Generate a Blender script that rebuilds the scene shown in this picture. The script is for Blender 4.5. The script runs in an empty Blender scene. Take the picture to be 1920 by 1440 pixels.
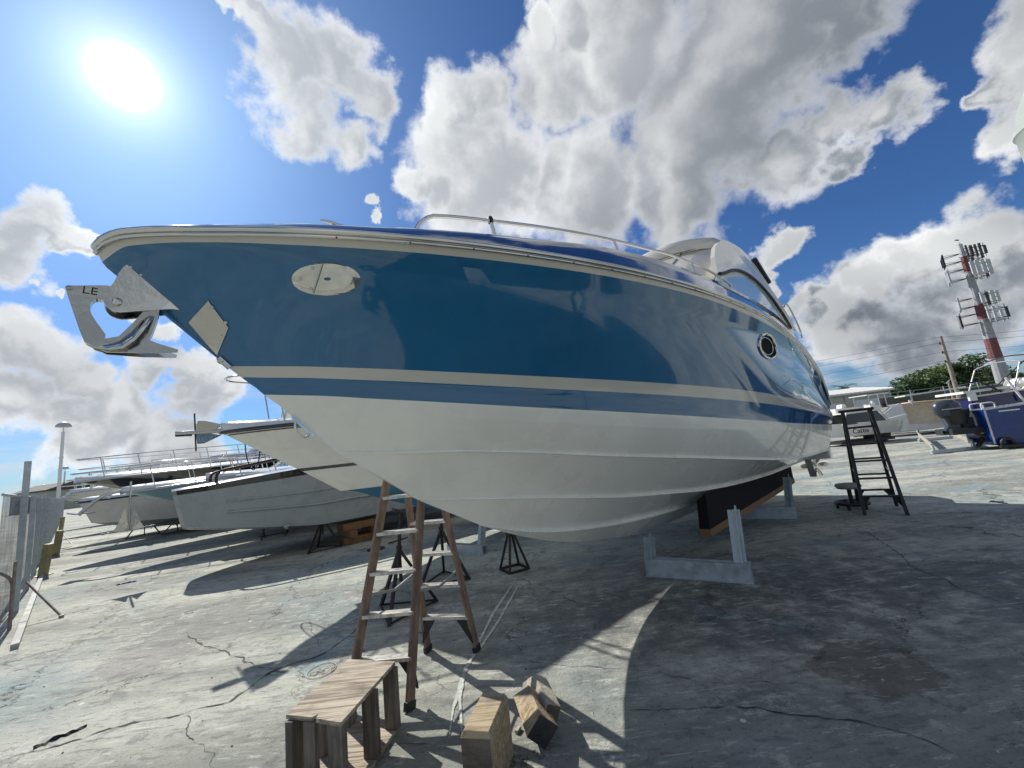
import bpy, bmesh, math, random
import numpy as np
from mathutils import Vector, Matrix, noise as mnoise
rad = math.radians
random.seed(7)
S = bpy.context.scene
C = S.collection
# ------------------------------------------------------------------ camera
F = 740.0; PITCH = 9.5; ROLL = 6.5; H = 1.75          # focal length in px of a 1920 wide frame
_p, _r = rad(PITCH), rad(ROLL)
FW = Vector((0, math.cos(_p), math.sin(_p))); U0 = Vector((0, -math.sin(_p), math.cos(_p))); R0 = Vector((1, 0, 0))
RR = R0*math.cos(_r) - U0*math.sin(_r); UU = U0*math.cos(_r) + R0*math.sin(_r)
cd = bpy.data.cameras.new('camera'); cam = bpy.data.objects.new('camera', cd); C.objects.link(cam)
M_ = Matrix((RR, UU, -FW)).transposed().to_4x4(); M_.translation = Vector((0, 0, H)); cam.matrix_world = M_
cd.sensor_width = 36; cd.lens = F/1920*36; cd.clip_end = 3000; cd.clip_start = 0.02
S.camera = cam
EYE = Vector((0, 0, H))
def ray(x, y): return FW + RR*((x-960)/F) + UU*((720-y)/F)
def ground(x, y, z=0):
    d = ray(x, y); return EYE + d*((z-H)/d.z)
def at(x, y, Y):
    d = ray(x, y); return EYE + d*(Y/d.y)
# ------------------------------------------------------------------ light
SUN_AZ, SUN_EL = -46.6, 40.3            # azimuth from +Y toward +X
SUN_DIR = Vector((math.sin(rad(SUN_AZ))*math.cos(rad(SUN_EL)), math.cos(rad(SUN_AZ))*math.cos(rad(SUN_EL)), math.sin(rad(SUN_EL))))
ld = bpy.data.lights.new('sun', 'SUN'); ld.energy = 5.0; ld.angle = rad(0.53); ld.color = (1, .95, .87)
lo = bpy.data.objects.new('sun', ld); C.objects.link(lo); lo.rotation_euler = SUN_DIR.to_track_quat('Z', 'Y').to_euler()
vs = S.view_settings; vs.view_transform = 'Standard'; vs.look = 'None'; vs.gamma = 1; vs.use_curve_mapping = False; vs.exposure = 0.3
# ------------------------------------------------------------------ node helper
class NT:
    def __init__(s, nt): s.nt = nt; nt.nodes.clear()
    def n(s, t, ins=None, **kw):
        nd = s.nt.nodes.new(t)
        for k, v in kw.items(): setattr(nd, k, v)
        for k, v in (ins or {}).items():
            if isinstance(v, bpy.types.NodeSocket): s.nt.links.new(v, nd.inputs[k])
            else: nd.inputs[k].default_value = v
        return nd
    def m(s, op, a, b=0.0, c=0.0, clamp=False):
        nd = s.nt.nodes.new('ShaderNodeMath'); nd.operation = op; nd.use_clamp = clamp
        for i, v in enumerate((a, b, c)):
            if isinstance(v, bpy.types.NodeSocket): s.nt.links.new(v, nd.inputs[i])
            else: nd.inputs[i].default_value = v
        return nd.outputs[0]
    def vm(s, op, a, b=(0, 0, 0), out=0):
        nd = s.nt.nodes.new('ShaderNodeVectorMath'); nd.operation = op
        for i, v in enumerate((a, b)):
            if isinstance(v, bpy.types.NodeSocket): s.nt.links.new(v, nd.inputs[i])
            else: nd.inputs[i].default_value = v
        return nd.outputs[out]
    def mix(s, f, a, b, blend='MIX'):
        nd = s.nt.nodes.new('ShaderNodeMix'); nd.data_type = 'RGBA'; nd.blend_type = blend
        for i, v in ((0, f), (6, a), (7, b)):
            if isinstance(v, bpy.types.NodeSocket): s.nt.links.new(v, nd.inputs[i])
            else: nd.inputs[i].default_value = v if i == 0 or len(v) == 4 else (*v, 1)
        return nd.outputs[2]
    def sm(s, v, a, b, c=0.0, d=1.0, t='SMOOTHSTEP'):
        nd = s.nt.nodes.new('ShaderNodeMapRange'); nd.interpolation_type = t
        s.nt.links.new(v, nd.inputs[0])
        for i, q in zip((1, 2, 3, 4), (a, b, c, d)): nd.inputs[i].default_value = q
        return nd.outputs[0]
    def noise(s, vec, scale, detail=4, rough=.5, dist=0.0, out=0, lac=2.0):
        nd = s.n('ShaderNodeTexNoise', {'Scale': scale, 'Detail': detail, 'Roughness': rough, 'Distortion': dist, 'Lacunarity': lac})
        if vec is not None: s.nt.links.new(vec, nd.inputs['Vector'])
        return nd.outputs[out]
# ------------------------------------------------------------------ world: nishita sky, clouds by direction, sun glow
W = bpy.data.worlds.new('World'); S.world = W; W.use_nodes = True
w = NT(W.node_tree)
tc = w.n('ShaderNodeTexCoord').outputs['Generated']
D_ = w.vm('NORMALIZE', tc)
sky = w.n('ShaderNodeTexSky', sky_type='NISHITA', sun_disc=False)
sky.sun_elevation = rad(SUN_EL); sky.sun_rotation = rad(SUN_AZ); sky.air_density = 1.0; sky.dust_density = .6; sky.ozone_density = 2.2
# cumulus banks: unit direction + angular size, listed as seen from the yard
def dv(x, y): return ray(x, y).normalized()
BL = [(520,120,95),(600,110,95),(690,165,75),(570,230,95),(645,270,75),(470,70,45),
 (880,180,85),(900,330,140),(800,350,60),(1010,160,120),(1010,30,60),(1150,90,180),(1300,220,220),(1100,350,150),(1420,90,190),(1290,370,130),(1580,30,120),(1540,200,80),(1640,200,70),(1560,290,60),(1450,300,110),(1210,-80,220),
 (1905,60,100),(1850,180,70),(1900,250,80),(1960,160,120),(1800,200,45),
 (1560,570,60),(1640,520,80),(1740,460,85),(1850,420,110),(1930,480,150),(1620,620,110),(1780,590,150),(1700,660,110),(1465,480,48),(1440,540,35),
 (60,420,80),(10,450,90),(130,460,45),(100,530,20),(50,660,100),(150,710,90),(40,750,100),(230,760,90),(320,700,55),(370,690,50),(335,630,35),(400,740,70),(280,610,30),(710,402,22),(430,40,40),(150,800,90),(330,820,90)]
far = [((.5,-.8,.35),.5),((-.6,-.7,.4),.38),((.9,-.2,.45),.4),((0,-.6,.8),.35),((-.95,.05,.3),.3),((.97,.25,.25),.3),((.2,.1,.97),.3)]
blobs = []
for x, y, r in BL:
    a = dv(x, y); blobs.append((a, (dv(x+r, y)-a).length*.5 + (dv(x, y+r)-a).length*.5))
for v, r in far: blobs.append((Vector(v).normalized(), r))
def field(P, fine=True):
    def warp(Q, scl, amp, det):
        wa = w.noise(P, scl, det, .6, out=1); sc = w.n('ShaderNodeVectorMath', {0: w.vm('SUBTRACT', wa, (.5,.5,.5))}, operation='SCALE'); sc.inputs['Scale'].default_value = amp
        return w.vm('ADD', Q, sc.outputs[0])
    Pw = warp(P, 4.0, .20, 3); Pw = warp(Pw, 15.0, .11, 5)
    f = None
    for c, r in blobs:
        d = w.vm('DISTANCE', Pw, tuple(c), out=1)
        g = w.m('MULTIPLY_ADD', d, -1.0/(r*1.02), 1.0)
        f = g if f is None else w.m('SMOOTH_MAX', f, g, .12)
    f = w.m('SMOOTH_MIN', f, .72, .35); fs_ = f
    nz = w.noise(P, 6.0, 9, .55)
    n2 = w.noise(P, 26.0, 6, .6)
    return w.m('ADD', f, w.m('ADD', w.m('MULTIPLY_ADD', nz, 1.25, -.68), w.m('MULTIPLY_ADD', n2, .22, -.11))), w.m('ADD', fs_, w.m('MULTIPLY_ADD', nz, .75, -.375))
f0, s0_ = field(D_)
f1, s1_ = field(w.vm('NORMALIZE', w.vm('ADD', D_, tuple(SUN_DIR*.09))))
dens = w.sm(f0, -.04, .34)
lit = w.sm(w.m('SUBTRACT', s0_, s1_), -.10, .45)
core = w.sm(s0_, .0, .62)
sd = w.vm('DOT_PRODUCT', D_, tuple(SUN_DIR), out=1)
near = w.sm(sd, .1, .98)
big = w.noise(D_, 3.0, 3, .5)
ccol = w.mix(core, (10.5, 10.6, 10.8), (2.6, 2.95, 3.35))
ccol = w.mix(w.m('MULTIPLY', lit, .55), ccol, (10.5, 10.5, 10.2))
ccol = w.mix(1.0, ccol, w.n('ShaderNodeCombineColor', {0: w.sm(big, .36, .64, .74, 1.25), 1: w.sm(big, .36, .64, .76, 1.25), 2: w.sm(big, .36, .64, .80, 1.25)}).outputs[0], 'MULTIPLY')
ccol = w.mix(w.m('MULTIPLY', near, .35), ccol, (10, 10.1, 10.2))
# low haze streaks near the horizon
sep = w.n('ShaderNodeSeparateXYZ', {0: D_}).outputs
hz = w.sm(sep[2], .30, .02)
st = w.n('ShaderNodeMapping', {'Vector': D_, 'Scale': (2.2, 2.2, 11)}).outputs[0]
stn = w.sm(w.noise(st, 2.5, 6, .6), .42, .72)
skyc = w.mix(1.0, sky.outputs[0], (.42, .70, 1.08), 'MULTIPLY')
skyc = w.mix(w.m('MULTIPLY', w.m('MULTIPLY', hz, stn), .8), skyc, (7.2, 7.8, 8.4))
col = w.mix(w.m('MULTIPLY', dens, w.sm(sep[2], .0, .06)), skyc, ccol)
g1 = w.m('MULTIPLY', w.m('POWER', w.m('MAXIMUM', sd, 0), 4200), 110)
g2 = w.m('MULTIPLY', w.m('POWER', w.m('MAXIMUM', sd, 0), 420), 6)
g3 = w.m('MULTIPLY', w.m('POWER', w.m('MAXIMUM', sd, 0), 9), .75)
gl = w.m('ADD', g1, g2)
col = w.mix(1.0, col, w.n('ShaderNodeCombineColor', {0: w.m('MULTIPLY_ADD', g3, 1.0, gl), 1: w.m('MULTIPLY_ADD', g3, 1.35, gl), 2: w.m('MULTIPLY_ADD', g3, 1.7, gl)}).outputs[0], 'ADD')
bg = w.n('ShaderNodeBackground', {'Color': col, 'Strength': .074})
w.n('ShaderNodeOutputWorld', {'Surface': bg.outputs[0]})
# ------------------------------------------------------------------ materials
MATS = {}
def mat(name, col, rough=.5, metal=0., coat=0., spec=.5, var=0., vscale=8., bump=0., bscale=60., stretch=(1,1,1), col2=None, thr=(.4,.65), trans=0., alpha=1., ior=1.45):
    m = bpy.data.materials.new(name); m.use_nodes = True; t = NT(m.node_tree); MATS[name] = m
    co = t.n('ShaderNodeTexCoord').outputs['Object']
    co = t.n('ShaderNodeMapping', {'Vector': co, 'Scale': stretch}).outputs[0]
    c = (*col, 1)
    b = t.n('ShaderNodeBsdfPrincipled', {'Base Color': c, 'Roughness': rough, 'Metallic': metal, 'Coat Weight': coat, 'Coat Roughness': .03, 'Specular IOR Level': spec, 'Transmission Weight': trans, 'IOR': ior, 'Alpha': alpha})
    if col2 is not None or var:
        nz = t.noise(co, vscale, 6, .6)
        if col2 is not None: cc = t.mix(t.sm(nz, *thr), c, (*col2, 1))
        else: cc = t.mix(t.sm(nz, .3, .7), tuple(x*(1-var) for x in col), tuple(min(1, x*(1+var)) for x in col))
        t.nt.links.new(cc, b.inputs['Base Color'])
        t.nt.links.new(t.sm(nz, .3, .7, max(.02, rough-.06-.15*rough), min(1, rough+.06+.15*rough)), b.inputs['Roughness'])
    if bump:
        bn = t.n('ShaderNodeBump', {'Height': t.noise(co, bscale, 5, .6), 'Strength': bump, 'Distance': .01})
        t.nt.links.new(bn.outputs[0], b.inputs['Normal'])
    t.n('ShaderNodeOutputMaterial', {'Surface': b.outputs[0]})
    return m
mat('hull_blue', (.008, .115, .25), .12, coat=1., var=.10, vscale=.9)
mat('deck_blue', (.008, .035, .13), .12, coat=1., var=.1, vscale=2)
mat('cream', (.56, .54, .47), .2, coat=.8, var=.04, vscale=1.2)
mat('bottom_white', (.80, .785, .71), .28, coat=.55, var=.05, vscale=1.3)
mat('gel_white', (.72, .71, .67), .22, coat=.6, var=.05, vscale=3)
mat('chrome', (.62, .61, .58), .08, 1.)
mat('steel_dull', (.56, .56, .53), .16, 1., bump=.35, bscale=7)
mat('galv', (.42, .47, .50), .45, .45, var=.16, vscale=9, bump=.2, bscale=40)
mat('black_rubber', (.015, .015, .017), .5)
mat('black_steel', (.02, .021, .022), .5, .3, col2=(.055, .035, .025), vscale=14)
mat('tint_glass', (.02, .035, .04), .03, coat=1., spec=.9)
mat('clear_glass', (.55, .68, .68), .02, spec=.8, alpha=.35)
mat('dark_glass', (.002, .002, .003), .6, spec=.05)
mat('fiber_orange', (.22, .11, .075), .6, var=.35, vscale=18, col2=(.28, .19, .14), thr=(.35, .6), stretch=(1, 1, .35))
mat('fiber_tan', (.22, .155, .11), .6, col2=(.13, .085, .065), vscale=16, stretch=(1, 1, .3))
mat('alu', (.55, .55, .54), .38, .8, col2=(.38, .36, .34), vscale=22)
mat('dark_ladder', (.018, .017, .02), .5, var=.3, vscale=12)
mat('bunk_carpet', (.006, .006, .008), .95, bump=.5, bscale=300)
mat('oak', (.22, .12, .06), .7, var=.3, vscale=10, stretch=(1, 1, 6), bump=.4)
mat('grey_hull', (.33, .36, .37), .32, coat=.3, var=.06, vscale=3)
mat('navy', (.008, .011, .085), .15, coat=.8)
mat('barge_blue', (.004, .028, .16), .25, coat=.5, var=.12, vscale=2)
mat('pale_blue', (.22, .36, .45), .25, coat=.5)
mat('antifoul', (.035, .15, .27), .6, var=.2, vscale=4)
mat('black_hull', (.012, .014, .017), .12, coat=1.)
mat('tan_canvas', (.72, .60, .42), .85, var=.12, vscale=5, bump=.3, bscale=20)
mat('stucco', (.40, .40, .34), .85, var=.08, vscale=1)
mat('door_white', (.62, .65, .67), .6, var=.04)
mat('roof_white', (.62, .62, .58), .5, .1)
mat('red_paint', (.33, .04, .045), .35, coat=.5, var=.2, vscale=3)
mat('tower_red', (.15, .055, .055), .8, var=.25, vscale=1.2, col2=(.22, .14, .13), thr=(.5, .75))
mat('tower_white', (.30, .31, .32), .8, var=.15, vscale=1.2, col2=(.24, .20, .19), thr=(.55, .8))
mat('pole_wood', (.24, .21, .17), .85, var=.25, vscale=10, stretch=(1, 1, .2))
mat('trunk', (.12, .09, .06), .9, var=.3)
mat('outboard_grey', (.03, .04, .055), .3, coat=.4)
mat('tub_black', (.02, .022, .025), .55)
mat('panel_grey', (.42, .44, .45), .5)
mat('white_plastic', (.72, .72, .70), .4)
mat('purplish', (.5, .46, .6), .5)
mat('bollard_yellow', (.34, .30, .13), .7, var=.25, vscale=6, col2=(.22, .20, .16))
mat('rust_pipe', (.30, .25, .22), .6, .3, var=.3, vscale=10)
mat('hose', (.50, .47, .40), .6)
mat('tar', (.012, .012, .012), .6, bump=1., bscale=80)
mat('chalk', (.42, .44, .40), .95, var=.3, vscale=40)
mat('crack', (.05, .052, .05), .95, var=.5, vscale=12)
mat('rope_dark', (.02, .03, .045), .7)
mat('curb', (.36, .36, .34), .8, var=.2, vscale=4)
mat('wire', (.05, .05, .055), .6)
mat('rag', (.30, .29, .26), .9, var=.2, vscale=20, bump=.6, bscale=40)
# weathered timber
def timber(name, c1, c2, c3, sx=1.0, ax=0):
    m = bpy.data.materials.new(name); m.use_nodes = True; t = NT(m.node_tree); MATS[name] = m
    co = t.n('ShaderNodeTexCoord').outputs['Object']
    sc = [26, 26, 26]; sc[ax] = 1.6
    g = t.n('ShaderNodeMapping', {'Vector': co, 'Scale': tuple(x*sx for x in sc)}).outputs[0]
    n1 = t.noise(g, 1.0, 6, .65, 1.2); n2 = t.noise(co, 5, 5, .6); n3 = t.noise(co, 2.2, 3)
    c = t.mix(t.sm(n1, .42, .60), c1, c2); c = t.mix(t.m('MULTIPLY', t.sm(n2, .5, .72), .8), c, c3); c = t.mix(t.sm(n3, .4, .7, 0, .3), c, (.42, .38, .31))
    bn = t.n('ShaderNodeBump', {'Height': t.m('ADD', n1, t.m('MULTIPLY', n2, .6)), 'Strength': 1.0, 'Distance': .012})
    b = t.n('ShaderNodeBsdfPrincipled', {'Base Color': c, 'Roughness': .85, 'Normal': bn.outputs[0]})
    t.n('ShaderNodeOutputMaterial', {'Surface': b.outputs[0]}); return m
timber('timber_block', (.42, .33, .20), (.24, .175, .10), (.11, .08, .06))
timber('timber_end', (.10, .075, .055), (.05, .04, .033), (.03, .025, .022))
timber('plywood', (.44, .38, .29), (.17, .135, .10), (.10, .08, .065))
timber('old_post', (.15, .125, .10), (.075, .062, .05), (.035, .03, .026), ax=2)
timber('timber_pale', (.42, .39, .30), (.26, .24, .19), (.2, .18, .15))
timber('tar_block', (.03, .03, .032), (.018, .018, .02), (.06, .055, .05))
# leaf
def leafmat(name, a, b):
    m = bpy.data.materials.new(name); m.use_nodes = True; t = NT(m.node_tree); MATS[name] = m
    gi = t.n('ShaderNodeNewGeometry').outputs['Random Per Island']
    c = t.mix(gi, a, b)
    bs = t.n('ShaderNodeBsdfPrincipled', {'Base Color': c, 'Roughness': .6})
    tr = t.n('ShaderNodeBsdfTranslucent', {'Color': c})
    mx = t.n('ShaderNodeMixShader', {0: .25, 1: bs.outputs[0], 2: tr.outputs[0]})
    t.n('ShaderNodeOutputMaterial', {'Surface': mx.outputs[0]})
leafmat('leaf_dark', (.02, .05, .016), (.06, .12, .03)); leafmat('leaf_light', (.05, .10, .02), (.13, .19, .04))
# concrete yard
def concrete():
    m = bpy.data.materials.new('concrete_yard'); m.use_nodes = True; t = NT(m.node_tree); MATS['concrete'] = m
    P = t.n('ShaderNodeTexCoord').outputs['Object']
    R1 = t.n('ShaderNodeMapping', {'Vector': P, 'Rotation': (0, 0, rad(-42)), 'Scale': (.35, 1.5, 1)}).outputs[0]   # wear runs along the rows
    a = t.noise(R1, .5, 8, .62); b = t.noise(P, .45, 6, .6); c = t.noise(P, 3.5, 9, .7); d = t.noise(P, 38, 6, .75); e = t.noise(R1, 3.5, 9, .7)
    col = t.mix(t.sm(a, .40, .60), (.235, .245, .215), (.43, .435, .375))
    col = t.mix(t.sm(b, .50, .62, 0, .75), col, (.25, .30, .29))                       # bottom-paint tint
    col = t.mix(t.sm(t.noise(P, .8, 5, .6, .5), .58, .68, 0, .6), col, (.17, .27, .32))
    col = t.mix(t.sm(e, .52, .66, 0, .6), col, (.14, .15, .145))
    col = t.mix(t.sm(c, .54, .62, 0, .5), col, (.13, .13, .13))
    col = t.mix(t.sm(c, .42, .34, 0, .5), col, (.55, .55, .49))
    lp = t.noise(P, 1.1, 9, .75)
    col = t.mix(t.sm(lp, .60, .615, 0, .5), col, (.22, .21, .21))                      # spalled top coat with crisp rims
    rim = t.m('MULTIPLY', t.sm(lp, .585, .60), t.sm(lp, .625, .61)); col = t.mix(t.m('MULTIPLY', rim, .6), col, (.55, .55, .50))
    # deepens the shade around the cradle by darkening the ground colour
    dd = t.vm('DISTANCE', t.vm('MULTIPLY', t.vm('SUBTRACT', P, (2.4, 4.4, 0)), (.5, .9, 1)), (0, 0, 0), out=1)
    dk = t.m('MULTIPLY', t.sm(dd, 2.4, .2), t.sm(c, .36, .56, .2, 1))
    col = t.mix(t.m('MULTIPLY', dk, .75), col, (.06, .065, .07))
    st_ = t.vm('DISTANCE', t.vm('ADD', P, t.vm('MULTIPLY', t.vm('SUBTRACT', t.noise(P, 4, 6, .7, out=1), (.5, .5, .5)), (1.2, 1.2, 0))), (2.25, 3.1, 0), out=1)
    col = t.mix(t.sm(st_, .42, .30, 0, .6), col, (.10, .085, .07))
    st2 = t.vm('DISTANCE', t.vm('ADD', P, t.vm('MULTIPLY', t.vm('SUBTRACT', t.noise(P, 5, 6, .7, out=1), (.5, .5, .5)), (.8, .8, 0))), (-4.2, 4.6, 0), out=1)
    col = t.mix(t.sm(st2, .55, .35, 0, .45), col, (.17, .15, .15))
    sp = t.sm(d, .585, .63); sp2 = t.sm(t.noise(P, 90, 4, .7), .60, .66); ee = t.noise(R1, 12, 9, .75)
    col = t.mix(t.m('MULTIPLY', sp, .75), col, (.07, .07, .068)); col = t.mix(t.m('MULTIPLY', sp2, .6), col, (.10, .10, .095))
    col = t.mix(t.sm(ee, .54, .62, 0, .6), col, (.12, .125, .12)); col = t.mix(t.sm(ee, .44, .38, 0, .5), col, (.58, .58, .52))
    # scuffs and tyre scratches
    for ang, sc_, th_ in ((20, 1.0, .69), (-35, 1.3, .70), (80, .8, .70)):
        Q = t.n('ShaderNodeMapping', {'Vector': P, 'Rotation': (0, 0, rad(ang)), 'Scale': (.7*sc_, 26*sc_, 1), 'Location': (ang, 0, 0)}).outputs[0]
        sc__ = t.noise(Q, 1.0, 4, .6); col = t.mix(t.m('MULTIPLY', t.sm(sc__, th_-.02, th_+.02), t.sm(t.noise(P, 1.7, 3), .5, .6, 0, .7)), col, (.62, .62, .57))
    pv = t.n('ShaderNodeTexVoronoi', {'Vector': P, 'Scale': 2.3, 'Randomness': 1.0}); pr_ = t.m('MULTIPLY', t.sm(pv.outputs['Distance'], .05, .035), t.sm(t.n('ShaderNodeSeparateColor', {0: pv.outputs['Color']}).outputs[0], .62, .64))
    col = t.mix(t.m('MULTIPLY', pr_, .85), col, (.66, .67, .62))
    col = t.mix(t.sm(t.noise(P, 24, 5, .7), .33, .28, 0, .6), col, (.7, .7, .64))
    # cracks
    wp = t.vm('ADD', P, t.vm('MULTIPLY', t.vm('SUBTRACT', t.noise(P, 1.6, 6, .7, out=1), (.5, .5, .5)), (1.1, 1.1, 0)))
    v = t.n('ShaderNodeTexVoronoi', {'Vector': wp, 'Scale': .42}, feature='DISTANCE_TO_EDGE').outputs['Distance']
    msk = t.sm(t.noise(P, .55, 3), .42, .52)
    wd = t.sm(t.noise(P, 5, 4), .3, .7, .002, .007)
    ck = t.m('MULTIPLY', t.m('SUBTRACT', 1.0, t.m('DIVIDE', v, wd), clamp=True), msk, clamp=True)
    v2 = t.n('ShaderNodeTexVoronoi', {'Vector': wp, 'Scale': 1.7}, feature='DISTANCE_TO_EDGE').outputs['Distance']
    msk2 = t.sm(t.noise(P, .7, 3, .5), .50, .60)
    ck2 = t.m('MULTIPLY', t.m('SUBTRACT', 1.0, t.m('DIVIDE', v2, .008), clamp=True), msk2, clamp=True)
    ckk = t.m('MAXIMUM', ck, t.m('MULTIPLY', ck2, .7))
    col = t.mix(t.m('MULTIPLY', ckk, .85), col, (.05, .05, .048))
    hgt = t.m('ADD', t.m('MULTIPLY', c, 1.0), t.m('ADD', t.m('MULTIPLY', d, .7), t.m('MULTIPLY', ckk, -1.2)))
    hgt = t.m('ADD', hgt, t.m('MULTIPLY', e, .8))
    bn = t.n('ShaderNodeBump', {'Height': hgt, 'Strength': .8, 'Distance': .018})
    bs = t.n('ShaderNodeBsdfPrincipled', {'Base Color': col, 'Roughness': .88, 'Normal': bn.outputs[0], 'Specular IOR Level': .3})
    t.n('ShaderNodeOutputMaterial', {'Surface': bs.outputs[0]})
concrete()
# screen fabric of the fence: fine weave with see-through gaps
def screenmat(name, col, cover):
    m = bpy.data.materials.new(name); m.use_nodes = True; t = NT(m.node_tree); MATS[name] = m
    P = t.n('ShaderNodeTexCoord').outputs['Object']
    n = t.noise(P, 2.2, 4)
    bs = t.n('ShaderNodeBsdfPrincipled', {'Base Color': (*col, 1), 'Roughness': .8})
    tr = t.n('ShaderNodeBsdfTransparent')
    mx = t.n('ShaderNodeMixShader', {0: t.sm(n, .35, .65, cover-.1, min(1, cover+.1)), 1: tr.outputs[0], 2: bs.outputs[0]})
    t.n('ShaderNodeOutputMaterial', {'Surface': mx.outputs[0]})
screenmat('screen', (.085, .10, .115), .62); screenmat('screen_dark', (.07, .07, .06), .93); screenmat('mesh_clear', (.30, .31, .32), .22)
# ------------------------------------------------------------------ mesh builder
class MB:
    def __init__(s): s.v = []; s.f = []; s.mi = []; s.sm = []; s.sharp = []
    def add(s, vs, fs, mi=0, smooth=False):
        o = len(s.v); s.v += [Vector(p) for p in vs]
        for f in fs: s.f.append([i+o for i in f]); s.mi.append(mi); s.sm.append(smooth)
        return o
    def box(s, c, size, rz=0, mi=0, rx=0, ry=0):
        from mathutils import Euler
        R = Euler((rx, ry, rz)).to_matrix(); c = Vector(c); a, b, d = [x/2 for x in size]
        vs = [c + R@Vector((x*a, y*b, z*d)) for x in (-1, 1) for y in (-1, 1) for z in (-1, 1)]
        s.add(vs, [(0,1,3,2),(4,6,7,5),(0,4,5,1),(2,3,7,6),(0,2,6,4),(1,5,7,3)], mi); return s
    def bar(s, p, q, wd, ht, up=(0, 0, 1), mi=0, taper=1.0):
        p, q = Vector(p), Vector(q); d = (q-p).normalized(); up = Vector(up)
        if abs(d.dot(up)) > .98: up = Vector((1, 0, 0))
        x = d.cross(up).normalized()*(wd/2); z = x.cross(d).normalized()*(ht/2)
        vs = [e + (x*i + z*j)*k for e, k in ((p, 1), (q, taper)) for i, j in ((-1,-1),(1,-1),(1,1),(-1,1))]
        s.add(vs, [(3,2,1,0),(4,5,6,7),(0,1,5,4),(1,2,6,5),(2,3,7,6),(3,0,4,7)], mi); return s
    def tube(s, pts, r, n=8, mi=0, closed=False, cap=True):
        pts = [Vector(p) for p in pts]; rs = r if isinstance(r, (list, tuple)) else [r]*len(pts)
        N = len(pts); t0 = (pts[1]-pts[0]).normalized()
        u = t0.orthogonal().normalized(); vs = []
        for i, p in enumerate(pts):
            if closed: t = (pts[(i+1) % N]-pts[i-1]).normalized()
            else: t = (pts[min(i+1, N-1)]-pts[max(i-1, 0)]).normalized()
            u = (u - t*u.dot(t)).normalized(); b = t.cross(u)
            for k in range(n):
                a = 2*math.pi*k/n; vs.append(p + (u*math.cos(a) + b*math.sin(a))*rs[i])
        fs = []
        for i in range(N if closed else N-1):
            j = (i+1) % N
            for k in range(n): fs.append((i*n+k, i*n+(k+1) % n, j*n+(k+1) % n, j*n+k))
        s.add(vs, fs, mi, True)
        if cap and not closed:
            s.add(vs[:n], [tuple(reversed(range(n)))], mi); s.add(vs[-n:], [tuple(range(n))], mi)
        return s
    def prism(s, pts, vec, mi=0, mi_side=None):
        pts = [Vector(p) for p in pts]; vec = Vector(vec); n = len(pts)
        s.add(pts + [p+vec for p in pts], [tuple(reversed(range(n))), tuple(range(n, 2*n))], mi)
        s.add(pts + [p+vec for p in pts], [(i, (i+1) % n, n+(i+1) % n, n+i) for i in range(n)], mi if mi_side is None else mi_side); return s
    def lathe(s, prof, c=(0,0,0), n=20, mi=0, axis=None, smooth=True):
        c = Vector(c); vs = []
        Q = Vector(axis).to_track_quat('Z', 'Y') if axis is not None else None
        for r, z in prof:
            for k in range(n):
                a = 2*math.pi*k/n; v = Vector((r*math.cos(a), r*math.sin(a), z))
                vs.append(c + (Q@v if Q else v))
        fs = [(i*n+k, i*n+(k+1) % n, (i+1)*n+(k+1) % n, (i+1)*n+k) for i in range(len(prof)-1) for k in range(n)]
        s.add(vs, fs, mi, smooth); return s
    def grid(s, rows, mi=0, smooth=True, mis=None, flip=False):
        m = len(rows[0]); vs = [p for r in rows for p in r]; o = s.add(vs, [])
        for i in range(len(rows)-1):
            for j in range(m-1):
                f = [o+i*m+j, o+i*m+j+1, o+(i+1)*m+j+1, o+(i+1)*m+j]
                if flip: f.reverse()
                s.f.append(f); s.mi.append(mis[i] if mis else mi); s.sm.append(smooth)
        return o
    def build(s, name, mats, parent=None, bevel=0, weld=False, sub=0, loc=None, rz=0, normals=True, auto=None):
        me = bpy.data.meshes.new(name); me.from_pydata([tuple(p) for p in s.v], [], s.f)
        for m in (mats if isinstance(mats, (list, tuple)) else [mats]): me.materials.append(MATS[m] if isinstance(m, str) else m)
        for i, p in enumerate(me.polygons): p.material_index = s.mi[i]; p.use_smooth = s.sm[i]
        if weld or normals:
            bm = bmesh.new(); bm.from_mesh(me)
            if weld: bmesh.ops.remove_doubles(bm, verts=bm.verts, dist=.0008); bmesh.ops.dissolve_degenerate(bm, dist=.0003, edges=bm.edges)
            if normals: bmesh.ops.recalc_face_normals(bm, faces=bm.faces)
            if auto:
                for e in bm.edges:
                    if len(e.link_faces) == 2 and e.calc_face_angle(0) > rad(auto): e.smooth = False
            bm.to_mesh(me); bm.free()
        o = bpy.data.objects.new(name, me); C.objects.link(o)
        if parent: o.parent = parent
        if loc is not None: o.location = loc
        if rz: o.rotation_euler.z = rz
        if bevel:
            b = o.modifiers.new('bevel', 'BEVEL'); b.width = bevel; b.segments = 2; b.limit_method = 'ANGLE'
        if sub:
            b = o.modifiers.new('sub', 'SUBSURF'); b.levels = sub; b.render_levels = sub
        return o
def thing(name, label, cat, loc=(0, 0, 0), rz=0, group=None):
    o = bpy.data.objects.new(name, None); C.objects.link(o); o.location = loc; o.rotation_euler = (0, 0, rz); o.empty_display_size = .2
    o['label'] = label; o['category'] = cat
    if group: o['group'] = group
    return o
def tag(o, label, cat, group=None):
    o['label'] = label; o['category'] = cat
    if group: o['group'] = group
    return o
def copy_tree(r, parent=None, label=None):
    c = r.copy(); C.objects.link(c); c.parent = parent
    for ch in [o for o in C.objects if o.parent == r]: copy_tree(ch, c)
    if label: c['label'] = label
    return c
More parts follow.
